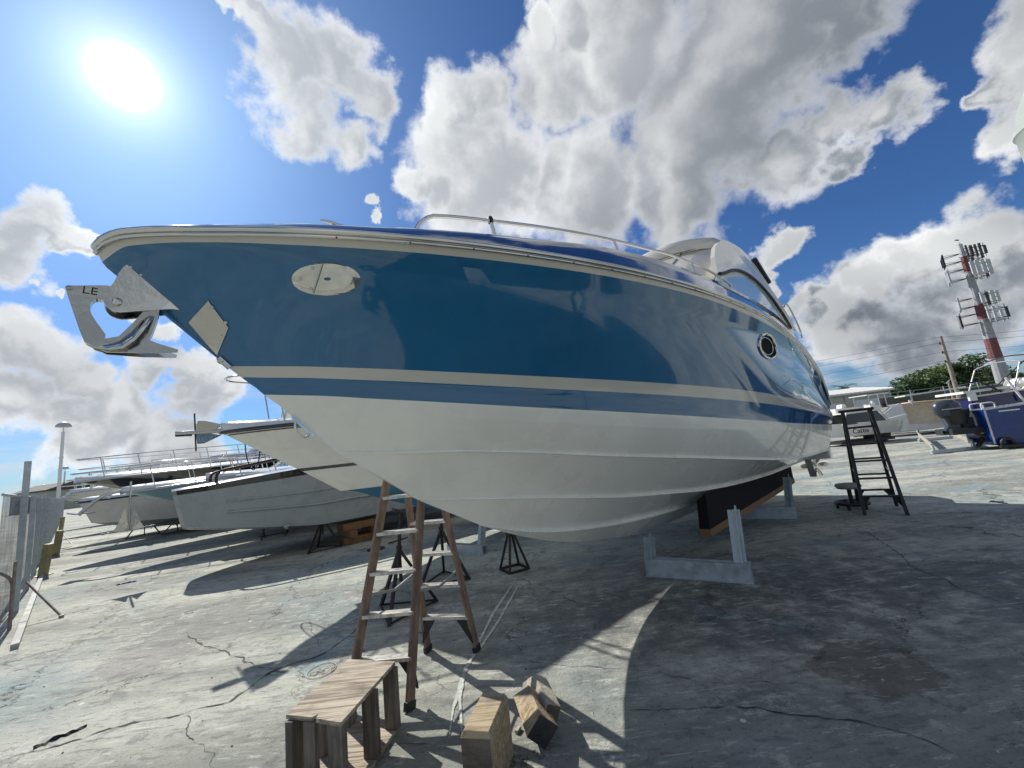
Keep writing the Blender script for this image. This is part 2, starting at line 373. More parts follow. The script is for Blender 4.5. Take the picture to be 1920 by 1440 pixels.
def pchip(xs, ys):
    xs = np.array(xs, float); ys = np.array(ys, float); h = np.diff(xs); d = np.diff(ys)/h
    m = np.zeros(len(xs)); m[0] = d[0]; m[-1] = d[-1]
    for i in range(1, len(xs)-1):
        m[i] = 0 if d[i-1]*d[i] <= 0 else 2*d[i-1]*d[i]/(d[i-1]+d[i])
    def f(x):
        x = min(max(x, xs[0]), xs[-1]); i = min(int(np.searchsorted(xs, x, 'right'))-1, len(h)-1); t = (x-xs[i])/h[i]
        return float((2*t**3-3*t*t+1)*ys[i] + (t**3-2*t*t+t)*h[i]*m[i] + (-2*t**3+3*t*t)*ys[i+1] + (t**3-t*t)*h[i]*m[i+1])
    return f
def catmull(P, k):
    out = []; n = len(P)
    for i in range(n-1):
        p0, p1, p2, p3 = P[max(i-1, 0)], P[i], P[i+1], P[min(i+2, n-1)]
        for j in range(k):
            t = j/k; out.append(.5*((2*p1)+(p2-p0)*t+(2*p0-5*p1+4*p2-p3)*t*t+(-p0+3*p1-3*p2+p3)*t**3))
    out.append(P[-1]); return out
# ================================================================== SETTING
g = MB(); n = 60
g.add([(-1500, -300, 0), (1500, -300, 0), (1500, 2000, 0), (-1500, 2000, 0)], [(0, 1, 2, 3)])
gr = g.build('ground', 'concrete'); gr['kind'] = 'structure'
def strip(name, pts, wd, material, z=.004, jit=.0, seg=.03, taper=True):
    seg = .03
    P = [Vector((p[0], p[1], 0)) for p in pts]; fine = []
    for a, b in zip(P[:-1], P[1:]):
        k = max(1, int((b-a).length/seg))
        for i in range(k): fine.append(a.lerp(b, i/k))
    fine.append(P[-1]); m = MB(); L = []; Rr = []
    for i, p in enumerate(fine):
        t = (fine[min(i+1, len(fine)-1)]-fine[max(i-1, 0)]).normalized(); nn = Vector((-t.y, t.x, 0))
        if jit:
            q = p + nn*(mnoise.noise(p*2.2+Vector((7, 3, 1)))*.07 + mnoise.noise(p*8)*.035 + mnoise.noise(p*28)*.014)
            ww = wd*max(.12, .45+1.1*mnoise.noise(p*9+Vector((3, 3, 3)))+.5*mnoise.noise(p*33))/2
        else: q = p; ww = wd/2*(.75+.6*mnoise.noise(p*14+Vector((1, z*900, 0))))
        if taper: ww *= min(1, .25+4*min(i, len(fine)-1-i)/len(fine))
        L.append((*(q+nn*ww).xy, z)); Rr.append((*(q-nn*ww).xy, z))
    m.grid([L, Rr], smooth=False); o = m.build(name, material, normals=False); o['kind'] = 'structure'; return o
def gp(*pp): return [ground(*p) for p in pp]
strip('pavement_crack', gp((-30,1440),(180,1375),(430,1318),(510,1262),(600,1228),(660,1190),(672,1160)), .028, 'crack', jit=.02)
strip('pavement_crack', gp((352,1185),(372,1210),(430,1228),(470,1245),(512,1262)), .02, 'crack', z=.005, jit=.02)
strip('pavement_crack', gp((1160,1335),(1250,1328),(1340,1320),(1430,1328),(1480,1345),(1600,1362),(1700,1375),(1830,1420)), .014, 'crack', jit=.012, seg=.06)
strip('pavement_crack', gp((1010,1095),(1050,1115),(1085,1135),(1160,1125)), .016, 'crack', jit=.02)
strip('pavement_crack', gp((345,1335),(352,1370),(375,1400),(400,1440)), .01, 'crack', jit=.012, seg=.05)
strip('pavement_crack', gp((575,1150),(590,1185),(603,1212)), .01, 'crack', jit=.02, seg=.06)
strip('pavement_crack', gp((900,1095),(980,1240),(1040,1250),(1300,1270),(1600,1300)), .008, 'crack', jit=.03)
strip('pavement_crack', gp((1590,985),(1660,1020),(1720,1065),(1790,1100),(1930,1145)), .016, 'crack', jit=.02)
strip('pavement_crack', gp((1090,1092),(1180,1130),(1300,1128),(1420,1150)), .012, 'crack', jit=.02)
strip('pavement_crack', gp((0,1352),(160,1300),(330,1240),(480,1185),(640,1125)), .008, 'crack', jit=.01)
strip('pavement_crack', gp((700,1440),(735,1400),(860,1395),(960,1440)), .008, 'crack', jit=.01)
strip('chalk_line', gp((964,1092),(925,1150),(893,1215),(868,1270),(850,1330),(842,1385)), .038, 'chalk', z=.006)
strip('chalk_line', gp((972,1098),(935,1165),(905,1210),(872,1255),(862,1310),(868,1400)), .034, 'chalk', z=.008)
strip('chalk_line', gp((1075,1000),(1020,1032),(985,1062)), .025, 'chalk', z=.006, jit=.01)
# ================================================================== THE YACHT
TH = rad(43); BX = ray(180, 455); BX = Vector((BX.x/BX.y*2.1, 2.1, 0)); L_ = 10.45
E_ = Vector((math.cos(TH), math.sin(TH), 0)); N_ = Vector((math.sin(TH), -math.cos(TH), 0))
def W2(s, l, z): return BX + E_*s + N_*l + Vector((0, 0, z))
yacht = thing('motor_yacht', 'large glossy blue and white motor yacht propped up in the foreground', 'yacht', BX, TH)
def gg(u, p, q=1.): u = max(0., min(1., u)); return (1-(1-u)**p)**q
bT = lambda s: 1.68*gg(s/6.5, 2.3, .75) - .13*(max(0, (s-6.5)/4))**2
stem_s = [0, .02, .09, .2, .37, .61, .92, 1.19, 1.60, 2.03, 2.57, 3.24, 3.78, 4.2, 5.24, 6.5, 8.5, 10.5]
stem_z = [3.2, 3.12, 3.05, 2.96, 2.81, 2.53, 2.26, 1.98, 1.67, 1.38, 1.10, .83, .67, .59, .46, .42, .42, .42]
fst = pchip(stem_s, stem_z)
rowdef = [  # s0, b(s), z nodes
 ('T1', 0., bT, ([0, .04, .12, .5, 4, 6.5, 7.7, 8.5, 9.3, 10.1, 10.45], [3.17, 3.205, 3.225, 3.215, 3.22, 3.19, 3.06, 2.95, 2.76, 2.45, 1.95])),
 ('T2', .03, lambda s: max(0, min(1.66*gg((s-.03)/6.5, 2.3, .8), bT(s)-.012)), ([.03, .14, .3, 1, 2.5, 4, 6.5, 7.5, 8.3, 9.37, 10.2, 10.45], [3.10, 3.175, 3.18, 3.165, 3.155, 3.155, 3.10, 3.03, 2.93, 2.68, 2.34, 1.88])),
 ('K', .05, lambda s: max(0, min(1.66*gg((s-.05)/6.5, 2.3, .8), bT(s)) - .07*gg(s/3, 2)), ([.05, .2, 1, 2.5, 3.2, 4, 5.4, 6.8, 7.43, 8.3, 9.2, 10.1, 10.45], [3.07, 3.14, 3.13, 3.10, 3.06, 3.05, 3.02, 2.94, 2.88, 2.78, 2.57, 2.27, 1.82])),
 ('S1', .65, lambda s: 1.55*gg((s-.65)/8, 2.2), ([.65, 1.03, 1.48, 2.07, 2.77, 3.65, 4.86, 5.82, 6.6, 7.25, 8.1, 10.45], [2.51, 2.495, 2.465, 2.42, 2.37, 2.315, 2.245, 2.19, 2.14, 2.09, 2.03, 1.76])),
 ('WL', .84, lambda s: 1.5*gg((s-.84)/8, 2.2), ([.84, 1.18, 1.5, 2.1, 2.8, 3.7, 4.88, 6.05, 7.2, 8.27, 10.45], [2.32, 2.29, 2.25, 2.18, 2.10, 2.01, 1.90, 1.80, 1.71, 1.645, 1.54])),
 ('M', .98, lambda s: 1.485*gg((s-.98)/8, 2.2), ([.98, 1.5, 2.1, 2.8, 3.67, 4.87, 5.8, 7.2, 9.2, 10.45], [2.21, 2.14, 2.06, 1.975, 1.87, 1.75, 1.68, 1.59, 1.49, 1.43])),
 ('C', 1.32, lambda s: 1.38*gg((s-1.32)/8, 2.1), ([1.32, 1.6, 2.2, 2.93, 3.4, 3.94, 5.28, 6.26, 7.74, 8.55, 10.45], [1.89, 1.84, 1.79, 1.70, 1.63, 1.555, 1.39, 1.27, 1.12, 1.08, 1.04])),
 ('K1', 1.95, lambda s: .92*gg((s-1.95)/7, 2), ([1.95, 2.54, 3.1, 3.83, 4.24, 5., 5.84, 6.8, 8.2, 10.45], [1.43, 1.34, 1.26, 1.15, 1.09, 1.01, .93, .885, .86, .86])),
 ('K2', 2.6, lambda s: .45*gg((s-2.6)/6, 2), ([2.6, 3.2, 3.84, 4.65, 5.5, 6.2, 8, 10.45], [1.085, .905, .80, .725, .69, .68, .67, .67])),
]
NC = 150
def rowpts(s0, fb, zn):
    fz = pchip(*zn); out = []
    for i in range(NC+1):
        t = (i/NC)**1.7; s = s0 + (L_-s0)*t; b = max(0., fb(s))
        out.append(np.array([s, b, fz(s)]))
    out[0][1] = 0; out[0][2] = fst(s0) if s0 > .05 else out[0][2]
    return out
RW = {k: rowpts(s0, fb, zn) for k, s0, fb, zn in rowdef}
keel = []
for i in range(NC+1):
    s = 2.9 + (L_-2.9)*(i/NC)**1.7; keel.append(np.array([s, 0., fst(s)]))
# smooth topsides: catmull across K - S1 - WL - M
subs = []                       # (points, material of the strip BELOW)
k1 = []
for i in range(NC+1):
    P = [RW['K'][i], RW['S1'][i], RW['WL'][i], RW['M'][i]]
    p_1 = P[0]*2-P[1]; p_1[1] = P[0][1]*1.0 + (P[0][1]-P[1][1])*1.25
    c = catmull([P[0], P[1], P[2], P[3]], 24); c2 = []
    for q_ in range(3):
        sg__ = c[q_*24:q_*24+25]; cum = np.concatenate([[0], np.cumsum([np.linalg.norm(b_-a_) for a_, b_ in zip(sg__[:-1], sg__[1:])])])
        for j_ in range(8):
            tt = cum[-1]*j_/8; c2.append(np.array([np.interp(tt, cum, [v[ax_] for v in sg__]) for ax_ in range(3)]) if cum[-1] > 1e-7 else sg__[0])
    k1.append(c2+[c[-1]])
toprows = [[k1[i][j] for i in range(NC+1)] for j in range(25)]
def up(row, ref, dz, db):       # a ledge row just above another
    return [np.array([p[0], max(0, p[1]+db*min(1, i/25)), p[2]+dz*min(1, i/25)]) for i, p in enumerate(row)]
K1u = up(RW['K1'], None, .03, .035); K2u = up(RW['K2'], None, .025, .035); Cu = up(RW['C'], None, .022, .03)
seq = [(RW['T1'], 0), (RW['T2'], 1)]
for j, r in enumerate(toprows):
    # K..S1 blue, S1..(3/8) cream stripe, to WL blue, below cream-white
    m_ = 1 if j < 8 else (0 if j < 11 else (1 if j < 16 else 2))
    seq.append((r, m_))
def lip(nm, h_=.032, w_=.024):
    r = RW[nm]; A, B, Cc = [], [], []
    for i, p in enumerate(r):
        k = min(1, i/30, p[1]*.28/w_); A.append(np.array([p[0], p[1]-w_*k, p[2]+h_*k])); B.append(np.array([p[0], p[1], p[2]+.012*k])); Cc.append(np.array([p[0], p[1]-(w_*.9)*k, p[2]-.004*k]))
    return [(A, 2), (B, 2), (p_ := r, 2), (Cc, 2)]
seq += lip('C', .03, .024) + lip('K1') + lip('K2') + [(keel, 2)]
def mirror(rows, sgn): return [[Vector((p[0], -sgn*p[1], p[2])) for p in r] for r in rows]
hb = MB()
rows_ = [r for r, _ in seq]; mis_ = [m for _, m in seq[:-1]]
for sg in (1, -1): hb.grid(mirror(rows_, sg), mis=mis_, flip=(sg < 0))
# transom
tr_ = [r[-1] for r in rows_]
ring = [Vector((p[0], -p[1], p[2])) for p in tr_] + [Vector((p[0], p[1], p[2])) for p in reversed(tr_[:-1])]
hb.add(ring, [tuple(range(len(ring)))], 2)
hull = hb.build('hull', ['cream', 'hull_blue', 'bottom_white'], yacht, weld=True, auto=24)
from mathutils.bvhtree import BVHTree
_bv = BVHTree.FromPolygons([v.co.copy() for v in hull.data.vertices], [tuple(p.vertices) for p in hull.data.polygons])
def hull_b(s, z):               # half breadth of the hull at (s, z)
    h_ = _bv.ray_cast(Vector((s, -4, z)), Vector((0, 1, 0)))[0]
    return -h_.y if h_ is not None and h_.y < .02 else 0.
def T1at(s):
    r = RW['T1']; ss = [p[0] for p in r]; return bT(s), float(np.interp(s, ss, [p[2] for p in r]))
# rub rail: chrome half round along the sheer, both sides round the nose
def around(fn, ss): return [Vector((s, -fn(s)[0], fn(s)[1])) for s in reversed(ss)] + [Vector((s, fn(s)[0], fn(s)[1])) for s in ss[1:]]
ssd = [ (i/90)**1.7*L_ for i in range(91)]
rb = MB(); rb.tube(around(lambda s: (T1at(s)[0]+.012, T1at(s)[1]+.012), ssd), .021, 10); rb.tube(around(lambda s: (T1at(s)[0]+.004, T1at(s)[1]-.018), ssd), .012, 8)
rb.build('rub_rail', 'chrome', yacht)
for i in range(13):
    m = MB(); s = 1.1+i*.42; b, z = T1at(s); m.lathe([(.001, .004), (.006, .003), (.007, 0)], (s, -(b+.016), z-.026), 8, axis=(.2, -1, -.1))
    m.build('rail_screw', 'black_steel', yacht)
# deck and coaming
Dz = pchip([0, .05, .1, .28, .6, .95, 1.38, 1.63, 2.1, 2.6, 3.1, 3.6, 4.25, 5, 5.9, 6.8, 8.1, 9.2, 10.0, 10.45], [3.18, 3.24, 3.275, 3.31, 3.335, 3.37, 3.39, 3.41, 3.445, 3.48, 3.53, 3.57, 3.6, 3.62, 3.63, 3.63, 3.60, 3.50, 3.1, 2.2])
Db = lambda s: max(0, bT(s)-.14*min(1, s/.35+.1)-.02*min(s, 5))
dk = MB(); rws = []
def deckrow(fb, fz): return [Vector((s, -fb(s), fz(s))) for s in ssd]
seqd = [(lambda s: bT(s), lambda s: T1at(s)[1]), (lambda s: bT(s)-.02*min(1, s/.2), lambda s: T1at(s)[1]+.035),
        (lambda s: Db(s)*.5+bT(s)*.5-.008, lambda s: (Dz(s)+T1at(s)[1])*.5+.035), (lambda s: Db(s)+.03*min(1, s), lambda s: Dz(s)-.02), (Db, Dz),
        (lambda s: Db(s)*.93, lambda s: Dz(s)+.012), (lambda s: Db(s)*.5, lambda s: Dz(s)+.05), (lambda s: 0, lambda s: Dz(s)+.07)]
R1 = [deckrow(a, b) for a, b in seqd]; R2 = [[Vector((p.x, -p.y, p.z)) for p in r] for r in R1]
mm = [0, 0, 0, 0, 1, 1, 1]
dk.grid(R1, mis=mm); dk.grid(R2, mis=mm, flip=True)
rg = [r[-1] for r in R1] + [r[-1] for r in reversed(R2[:-1])]; dk.add(rg, [tuple(range(len(rg)))], 1)
dk.build('deck', ['deck_blue', 'gel_white'], yacht, weld=True, auto=40)
# bow rail
def rl(s, off=0): b = max(0, bT(s)-.26-.02*min(s, 5)); return b
rz_ = pchip([1.68, 1.85, 2.3, 2.9, 3.7, 4.3, 4.9, 5.3, 5.9, 6.6], [3.47, 3.61, 3.65, 3.70, 3.76, 3.80, 3.85, 3.86, 3.87, 3.83])
for sg in (1, -1):
    br = MB(); ss = [1.68, 1.74, 1.80] + [1.85+i*.12 for i in range(40)] + [6.6, 6.72]
    pts = [Vector((s, -sg*rl(s), rz_(s) if s > 1.68 else 3.42)) for s in ss]; pts[-1].z = 3.66
    br.tube(pts, .0165, 10)
    o = br.build('bow_rail', 'chrome', yacht)
    for s in (2.32, 3.76, 5.36, 6.25):
        p = MB(); p.tube([(s, -sg*(rl(s)), rz_(s)), (s+.015, -sg*(rl(s)+.03), Dz(s)-.01)], .016, 8); p.lathe([(.035, 0), (.03, .012), (.018, .02)], (s+.015, -sg*(rl(s)+.03), Dz(s)-.008), 12)
        if s == 2.32: p.lathe([(.022, -.02), (.024, .02), (.014, .04), (.001, .045)], (s, -sg*rl(s), rz_(s)), 12, mi=1)
        p.build('rail_post', ['chrome', 'black_rubber'], o)
# cleat on foredeck
def cleat(s, l, z, parent, k=1.):
    c = MB(); c.tube([(s-.13*k, l, z+.062*k), (s-.07*k, l, z+.066*k), (s, l, z+.06*k), (s+.07*k, l, z+.066*k), (s+.13*k, l, z+.062*k)], [.006*k, .012*k, .014*k, .012*k, .006*k], 8)
    for d in (-.04, .04): c.tube([(s+d*1.3*k, l, z-.01), (s+d*k, l, z+.06*k)], [.018*k, .011*k], 8)
    c.build('cleat', 'chrome', parent)
cleat(1.2, -.58, 3.345, yacht, 1.0); cleat(1.2, .58, 3.345, yacht, 1.0)
# oval chrome vent plate high on the bow
def oval(sc, zc, a, b_, out, k=1., n=40, tilt=0.):
    r = []
    for i in range(n):
        t = 2*math.pi*i/n; ds, dz = a*k*math.cos(t), b_*k*math.sin(t)
        s, z = sc+ds, zc+dz+tilt*ds; r.append(Vector((s, -(hull_b(s, z)+out), z)))
    return r
def oval_disc(m, sc, zc, a, b_, o1, o2, mi=0, tilt=0.):
    A, B, Cc = oval(sc, zc, a, b_, -.01, 1, tilt=tilt), oval(sc, zc, a, b_, o1, 1, tilt=tilt), oval(sc, zc, a, b_, o2, .93, tilt=tilt)
    rr = [A, B, Cc] + [oval(sc, zc, a, b_, o2+.001, k, tilt=tilt) for k in (.7, .4, .1)]
    rr = [r+[r[0]] for r in rr]; m.grid(rr, mi=mi)
pl = MB(); oval_disc(pl, 1.105, 3.0, .19, .088, .004, .01, tilt=-.02); vp = pl.build('oval_vent_plate', 'chrome', yacht, auto=35)
hg = MB(); pA = [Vector((1.04+.006*i, -(hull_b(1.04+.006*i, 3.0+d)+.014), 3.0+d)) for i, d in enumerate((-.078, -.04, 0, .04, .078))]; hg.tube(pA, .006, 6)
for ds, dz in ((-.145, 0), (-.09, .055), (-.08, -.055)): hg.lathe([(.011, 0), (.009, .005), (.001, .006)], (1.105+ds, -(hull_b(1.105+ds, 3.0+dz)+.012), 3.0+dz), 10, axis=(-.45, -.85, -.25))
hg.build('hinge', 'steel_dull', vp)
# porthole in the topside
ph = MB(); rr = []
for k, o in ((1.0, -.01), (1.0, .018), (.93, .028), (.84, .02), (.82, -.03)):
    r = oval(6.80, 2.80, .40, .185, o, k); rr.append(r+[r[0]])
ph.grid(rr); po = ph.build('porthole', 'chrome', yacht, auto=30)
pg = MB(); r = oval(6.80, 2.80, .40, .185, .006, .83); pg.add(r, [tuple(range(len(r)))]); r = oval(6.80, 2.80, .40, .185, .01, .6)
pg.build('pane', 'dark_glass', po); r2 = MB(); r2.tube(oval(6.72, 2.80, .40, .185, .012, .66), .008, 6, closed=True); r2.build('gasket', 'chrome', po)
# stainless stem guard below the anchor
for sg in (1, -1):
    sp = MB(); e0_ = [(.425, 2.77), (.575, 2.575)]; e1_ = [(.512, 2.885), (.622, 2.735)]; rows = []; bk2 = []
    for i in range(9):
        a_, row = i/8, []
        for j in range(9):
            b_ = j/8; s0_ = e0_[0][0]*(1-a_)+e0_[1][0]*a_; z0_ = e0_[0][1]*(1-a_)+e0_[1][1]*a_; s1_ = e1_[0][0]*(1-a_)+e1_[1][0]*a_; z1_ = e1_[0][1]*(1-a_)+e1_[1][1]*a_
            ss_, zz_ = s0_*(1-b_)+s1_*b_, z0_*(1-b_)+z1_*b_; row.append(Vector((ss_, -sg*(max(.006, hull_b(ss_, zz_))+.012), zz_)))
        rows.append(row)
    sp.grid(rows)
    for s_, z_ in ((.605, 2.765), (.60, 2.69), (.53, 2.85)): sp.lathe([(.012, 0), (.009, .004), (.001, .006)], (s_, -sg*(hull_b(s_, z_)+.013), z_), 10, axis=(-.5, -sg, -.3))
    sp.build('stem_guard', 'steel_dull', yacht, bevel=.002)
# anchor roller: two cheek plates either side of the stem
ck = [(.112, 3.045), (.148, 3.098), (.165, 3.094), (.396, 2.862), (.386, 2.844), (.334, 2.842), (.127, 2.781), (.095, 2.785), (.07, 2.80), (.05, 2.83), (.042, 2.87), (.052, 2.905), (.08, 2.937)]
def smooth_poly(p, k=3):
    out = []; n = len(p)
    for i in range(n):
        a, b = Vector(p[i]), Vector(p[(i+1) % n]); out.append(a*.8+b*.2); out.append(a*.2+b*.8)
    return out
ro = thing_ro = bpy.data.objects.new('anchor_roller', None); C.objects.link(ro); ro.parent = yacht
for sg in (1, -1):
    c = MB(); c.prism([(s, -sg*(.062-.10*max(0, s-.22)), z) for s, z in smooth_poly([(*p,) for p in ck])], (0, -sg*.008, 0))
    c.lathe([(.024, 0), (.024, .008), (.012, .013), (.001, .014)], (.104, -sg*.070, 2.842), 18, axis=(0, -sg, 0))
    for s, z in ((.155, 3.07), (.2, 3.03)): c.lathe([(.008, 0), (.007, .004), (.001, .005)], (s, -sg*.07, z), 10, axis=(0, -sg, 0))
    c.build('cheek_plate', 'steel_dull', ro, bevel=.0015)
c = MB(); c.lathe([(.001, -.055), (.05, -.055), (.03, -.02), (.03, .02), (.05, .055), (.001, .055)], (.104, 0, 2.842), 20, axis=(0, 1, 0)); c.build('roller_wheel', 'black_rubber', ro)
# bow eye + tow ring
e = MB(); e.lathe([(.03, 0), (.03, .01), (.012, .02)], (.60, 0, 2.545), 12, axis=(-.7, 0, -.7)); e.bar((.585, 0, 2.56), (.645, 0, 2.497), .05, .02); e.build('stem_fitting', 'steel_dull', yacht)
e = MB(); pts = [Vector((1.035+.055*math.sin(a)*-.35+.045*(1-math.cos(a)), 0, 2.12-.04*(1-math.cos(a))-.055*math.sin(a))) for a in [math.pi*i/14 for i in range(15)]]
e.tube(pts, .0085, 8); e.bar((1.01, 0, 2.16), (1.15, 0, 2.02), .03, .012); e.build('tow_eye', 'chrome', yacht)
# hardtop + side panels
TZ = 4.93
ht = MB()
def roofrow(u):   # u 0 front .. 1 back ; returns lateral profile
    pts = []
    for k in range(-12, 13):
        v = k/12; l = 1.22*math.copysign(abs(v)**.9, v)
        s = 6.85 + .62*abs(v)**2.4 + (2.5-.62*abs(v)**2.4)*u
        z = 4.86 + .14*(1-v*v) + .10*math.sin(math.pi*min(1, u*.8+.1)) - (.10 if u == 0 else 0) - .14*max(0, abs(v)-.85)/.15
        pts.append(Vector((s, -l, z-.35*u*u*abs(v)**3)))
    return pts
us = [0, .03, .1, .25, .4, .55, .7, .85, 1]
top = [roofrow(u) for u in us]; bot = [[p-Vector((0, 0, .11)) for p in r] for r in top]
ht.grid(top); ht.grid(bot, flip=True)
for a, b in ((top[0], bot[0]), (top[-1], bot[-1])): ht.grid([a, b])
for j in (0, -1): ht.grid([[r[j] for r in top], [r[j] for r in bot]])
hto = ht.build('hardtop', 'cream', yacht, weld=True, auto=50)
side = [(6.75, 4.58), (7.0, 4.70), (7.3, 4.78), (7.65, 4.82), (8.0, 4.83), (8.3, 4.78), (8.6, 4.66), (9.0, 4.42), (9.5, 4.10), (10.0, 3.80), (10.3, 3.52), (9.75, 3.55), (9.5, 3.72), (9.21, 3.86), (8.8, 4.06), (8.35, 4.20), (7.9, 4.26), (7.37, 4.24), (6.9, 4.14), (6.45, 3.98), (6.2, 3.9), (6.3, 4.2), (6.5, 4.42)]
for sg in (1, -1):
    c = MB(); c.prism([(s, -sg*(1.16+.10*min(1, max(0, 4.9-z))), z) for s, z in side], (0, -sg*.06, 0)); sp_ = c.build('side_panel', 'cream', hto, bevel=.02)
    t = MB(); tr = [(6.2, 3.9), (6.45, 3.97), (6.9, 4.13), (7.37, 4.23), (7.9, 4.25), (8.35, 4.19), (8.8, 4.05), (9.21, 3.85), (9.5, 3.71), (9.75, 3.55)]
    t.tube(catmull([np.array([s, -sg*(1.24+.10*min(1, 4.9-z)), z-.01]) for s, z in tr], 3), .026, 8); t.build('window_trim', 'black_rubber', sp_)
    w1 = MB(); wp = [(5.9, 3.64), (6.2, 3.88), (6.45, 3.95), (6.9, 4.11), (7.37, 4.21), (7.9, 4.23), (8.35, 4.17), (8.8, 4.03), (9.21, 3.83), (9.5, 3.69), (9.6, 3.60), (8, 3.61), (7, 3.63)]
    w1.prism([(s, -sg*(1.22+.10*min(1, 4.9-z)), z) for s, z in wp], (0, sg*.008, 0)); w1.build('side_window', 'clear_glass', yacht)
# curved windshield between deck and hardtop front
ws = MB(); r0 = []; r1 = []
for k in range(-12, 13):
    v = k/12; r0.append(Vector((5.2+.95*abs(v)**2.2, -1.22*v, 3.68))); r1.append(Vector((6.95+.5*abs(v)**2.4, -1.14*v, 4.80)))
ws.grid([r0, r1]); ws.grid([[p+Vector((.012, 0, 0)) for p in r0], [p+Vector((.012, 0, 0)) for p in r1]], flip=True); wso = ws.build('windshield_fairing', 'cream', yacht)
fr = MB(); fr.tube(r0, .022, 8); fr.tube(r1, .02, 8)
for k in (0, 6, 12, 18, 24): fr.tube([r0[k], r1[k]], .02, 8)
fr.build('windshield_frame', 'chrome', wso)
# cabin trunk ahead of the windshield
cb = MB(); rw_ = []
for i in range(12):
    u = i/11; s = 2.6+u*3.4; row = []
    for k in range(-8, 9):
        v = k/8; row.append(Vector((s, -.95*(.35+.65*u**.6)*v*(Db(s)/1.4), Dz(s)+.05+.20*math.sin(u*1.5)*(1-abs(v)**4))))
    rw_.append(row)
cb.grid(rw_); cb.build('cabin_trunk', 'gel_white', yacht)
m = MB(); m.bar((8.62, -1.2, 4.80), (9.25, -1.22, 4.42), .05, .17, up=(0, -1, .3)); m.build('roof_panel', 'outboard_grey', hto, bevel=.02)
m = MB(); m.lathe([(.001, 0), (.035, .0), (.035, .05), (.001, .06)], (8.55, -1.12, 4.92), 14, axis=(-1, 0, .1)); m.tube([(8.58, -1.12, 4.92), (8.58, -1.12, 4.80)], .01, 6); m.build('searchlight', ['steel_dull'], hto)
m = MB(); a, b = Vector((8.95, -1.42, 3.62)), Vector((9.25, -1.44, 3.5))
hp = [(9.65, -1.33, 3.98), (9.78, -1.34, 4.06), (9.95, -1.35, 4.02), (10.25, -1.36, 3.76), (10.42, -1.36, 3.56), (10.44, -1.36, 3.40)]
m.tube(catmull([np.array(p) for p in hp], 5), .018, 8); m.build('grab_rail', 'steel_dull', yacht)
# aft swim platform, transom trim, outdrives
m = MB()
for sg in (1, -1):
    pass
pf = [(10.35, -1.38, 1.30), (10.9, -1.32, 1.30), (11.25, -1.05, 1.30), (11.3, 0, 1.30), (11.25, 1.05, 1.30), (10.9, 1.32, 1.30), (10.35, 1.38, 1.30)]
m.prism(pf, (0, 0, -.42)); m.build('swim_platform', 'bottom_white', yacht, bevel=.04)
for sg in (1, -1):
    d = MB(); x = 10.85; y = -sg*.92
    d.prism([(10.4, y-.09, 1.0), (10.75, y-.09, 1.05), (10.95, y-.09, .86), (11.0, y-.05, .66), (10.86, y-.05, .46), (10.80, y-.05, .6), (10.6, y-.07, .84)], (0, .12, 0))
    d.lathe([(.001, -.2), (.055, -.12), (.075, 0), (.06, .12), (.03, .2), (.001, .22)], (10.92, y, .68), 16, axis=(1, 0, 0)); dr = d.build('outdrive', 'steel_dull', yacht, bevel=.015)
    for q, off in enumerate((.02, .13)):
        for k in range(3):
            a = 2*math.pi*k/3+q*.9; blade = MB(); pts = []
            for rr_, wd, tw in ((.05, .05, .9), (.12, .13, .75), (.19, .15, .6), (.24, .08, .5)):
                pts.append((rr_, wd, tw))
            rws = []
            for rr_, wd, tw in pts:
                row = []
                for e_ in (-1, -.4, .4, 1):
                    row.append(Vector((11.02+off+e_*wd/2*math.cos(tw), y+rr_*math.cos(a)-e_*wd/2*math.sin(a)*math.sin(tw), .68+rr_*math.sin(a)+e_*wd/2*math.cos(a)*math.sin(tw))))
                rws.append(row)
            blade.grid(rws); bo = blade.build('propeller_blade', 'steel_dull', dr); sd_ = bo.modifiers.new('s', 'SOLIDIFY'); sd_.thickness = .008
m = MB(); m.lathe([(.03, 0), (.03, .012), (.001, .013)], (10.0, -(1.50), 1.66), 12, axis=(0, -1, 0)); m.build('drain_fitting', 'black_rubber', yacht)
# ------------------------------------------------------------------ the anchor in the roller
anchor = thing('anchor', 'polished steel claw anchor hanging in the bow roller of the blue yacht', 'anchor', BX, TH)
sk = [(-.104, 2.906), (-.096, 2.918), (-.06, 2.925), (.076, 2.955), (.15, 2.93), (.16, 2.86), (.10, 2.80), (.075, 2.815), (.045, 2.86), (.02, 2.865), (.0, 2.84), (-.005, 2.80), (.005, 2.76), (.078, 2.628), (.0, 2.594), (-.02, 2.603)]
m = MB(); m.prism([(s, -.028, z) for s, z in smooth_poly([(*p,) for p in sk])], (0, .056, 0)); shank = m.build('shank', 'steel_dull', anchor, bevel=.003)
m = MB(); m.lathe([(.013, -.003), (.013, .003), (.008, .0035), (.008, -.003)], (-.088, -.0285, 2.905), 14, axis=(0, 1, 0)); m.build('shackle_hole', 'black_rubber', shank)
fl = MB()   # claw: concave blade from heel to tip with wings
sec = [(.0, 2.60, .03, 0), (.06, 2.612, .06, .005), (.118, 2.643, .085, .01), (.165, 2.70, .10, .018), (.205, 2.775, .10, .02), (.235, 2.825, .075, .015), (.268, 2.85, .03, .0)]
rows = []
for s, z, wd, cv in sec: rows.append([Vector((s+cv*0+.02*(k/4)**2, wd*k/4, z-.09*(abs(k)/4)**2*(wd/.1))) for k in range(-4, 5)])
fl.grid(rows)
low = [[(-.012, 2.594), (.115, 2.592), (.24, 2.60), (.38, 2.576)], [(-.01, 2.588), (.1, 2.555), (.24, 2.556), (.372, 2.566)]]
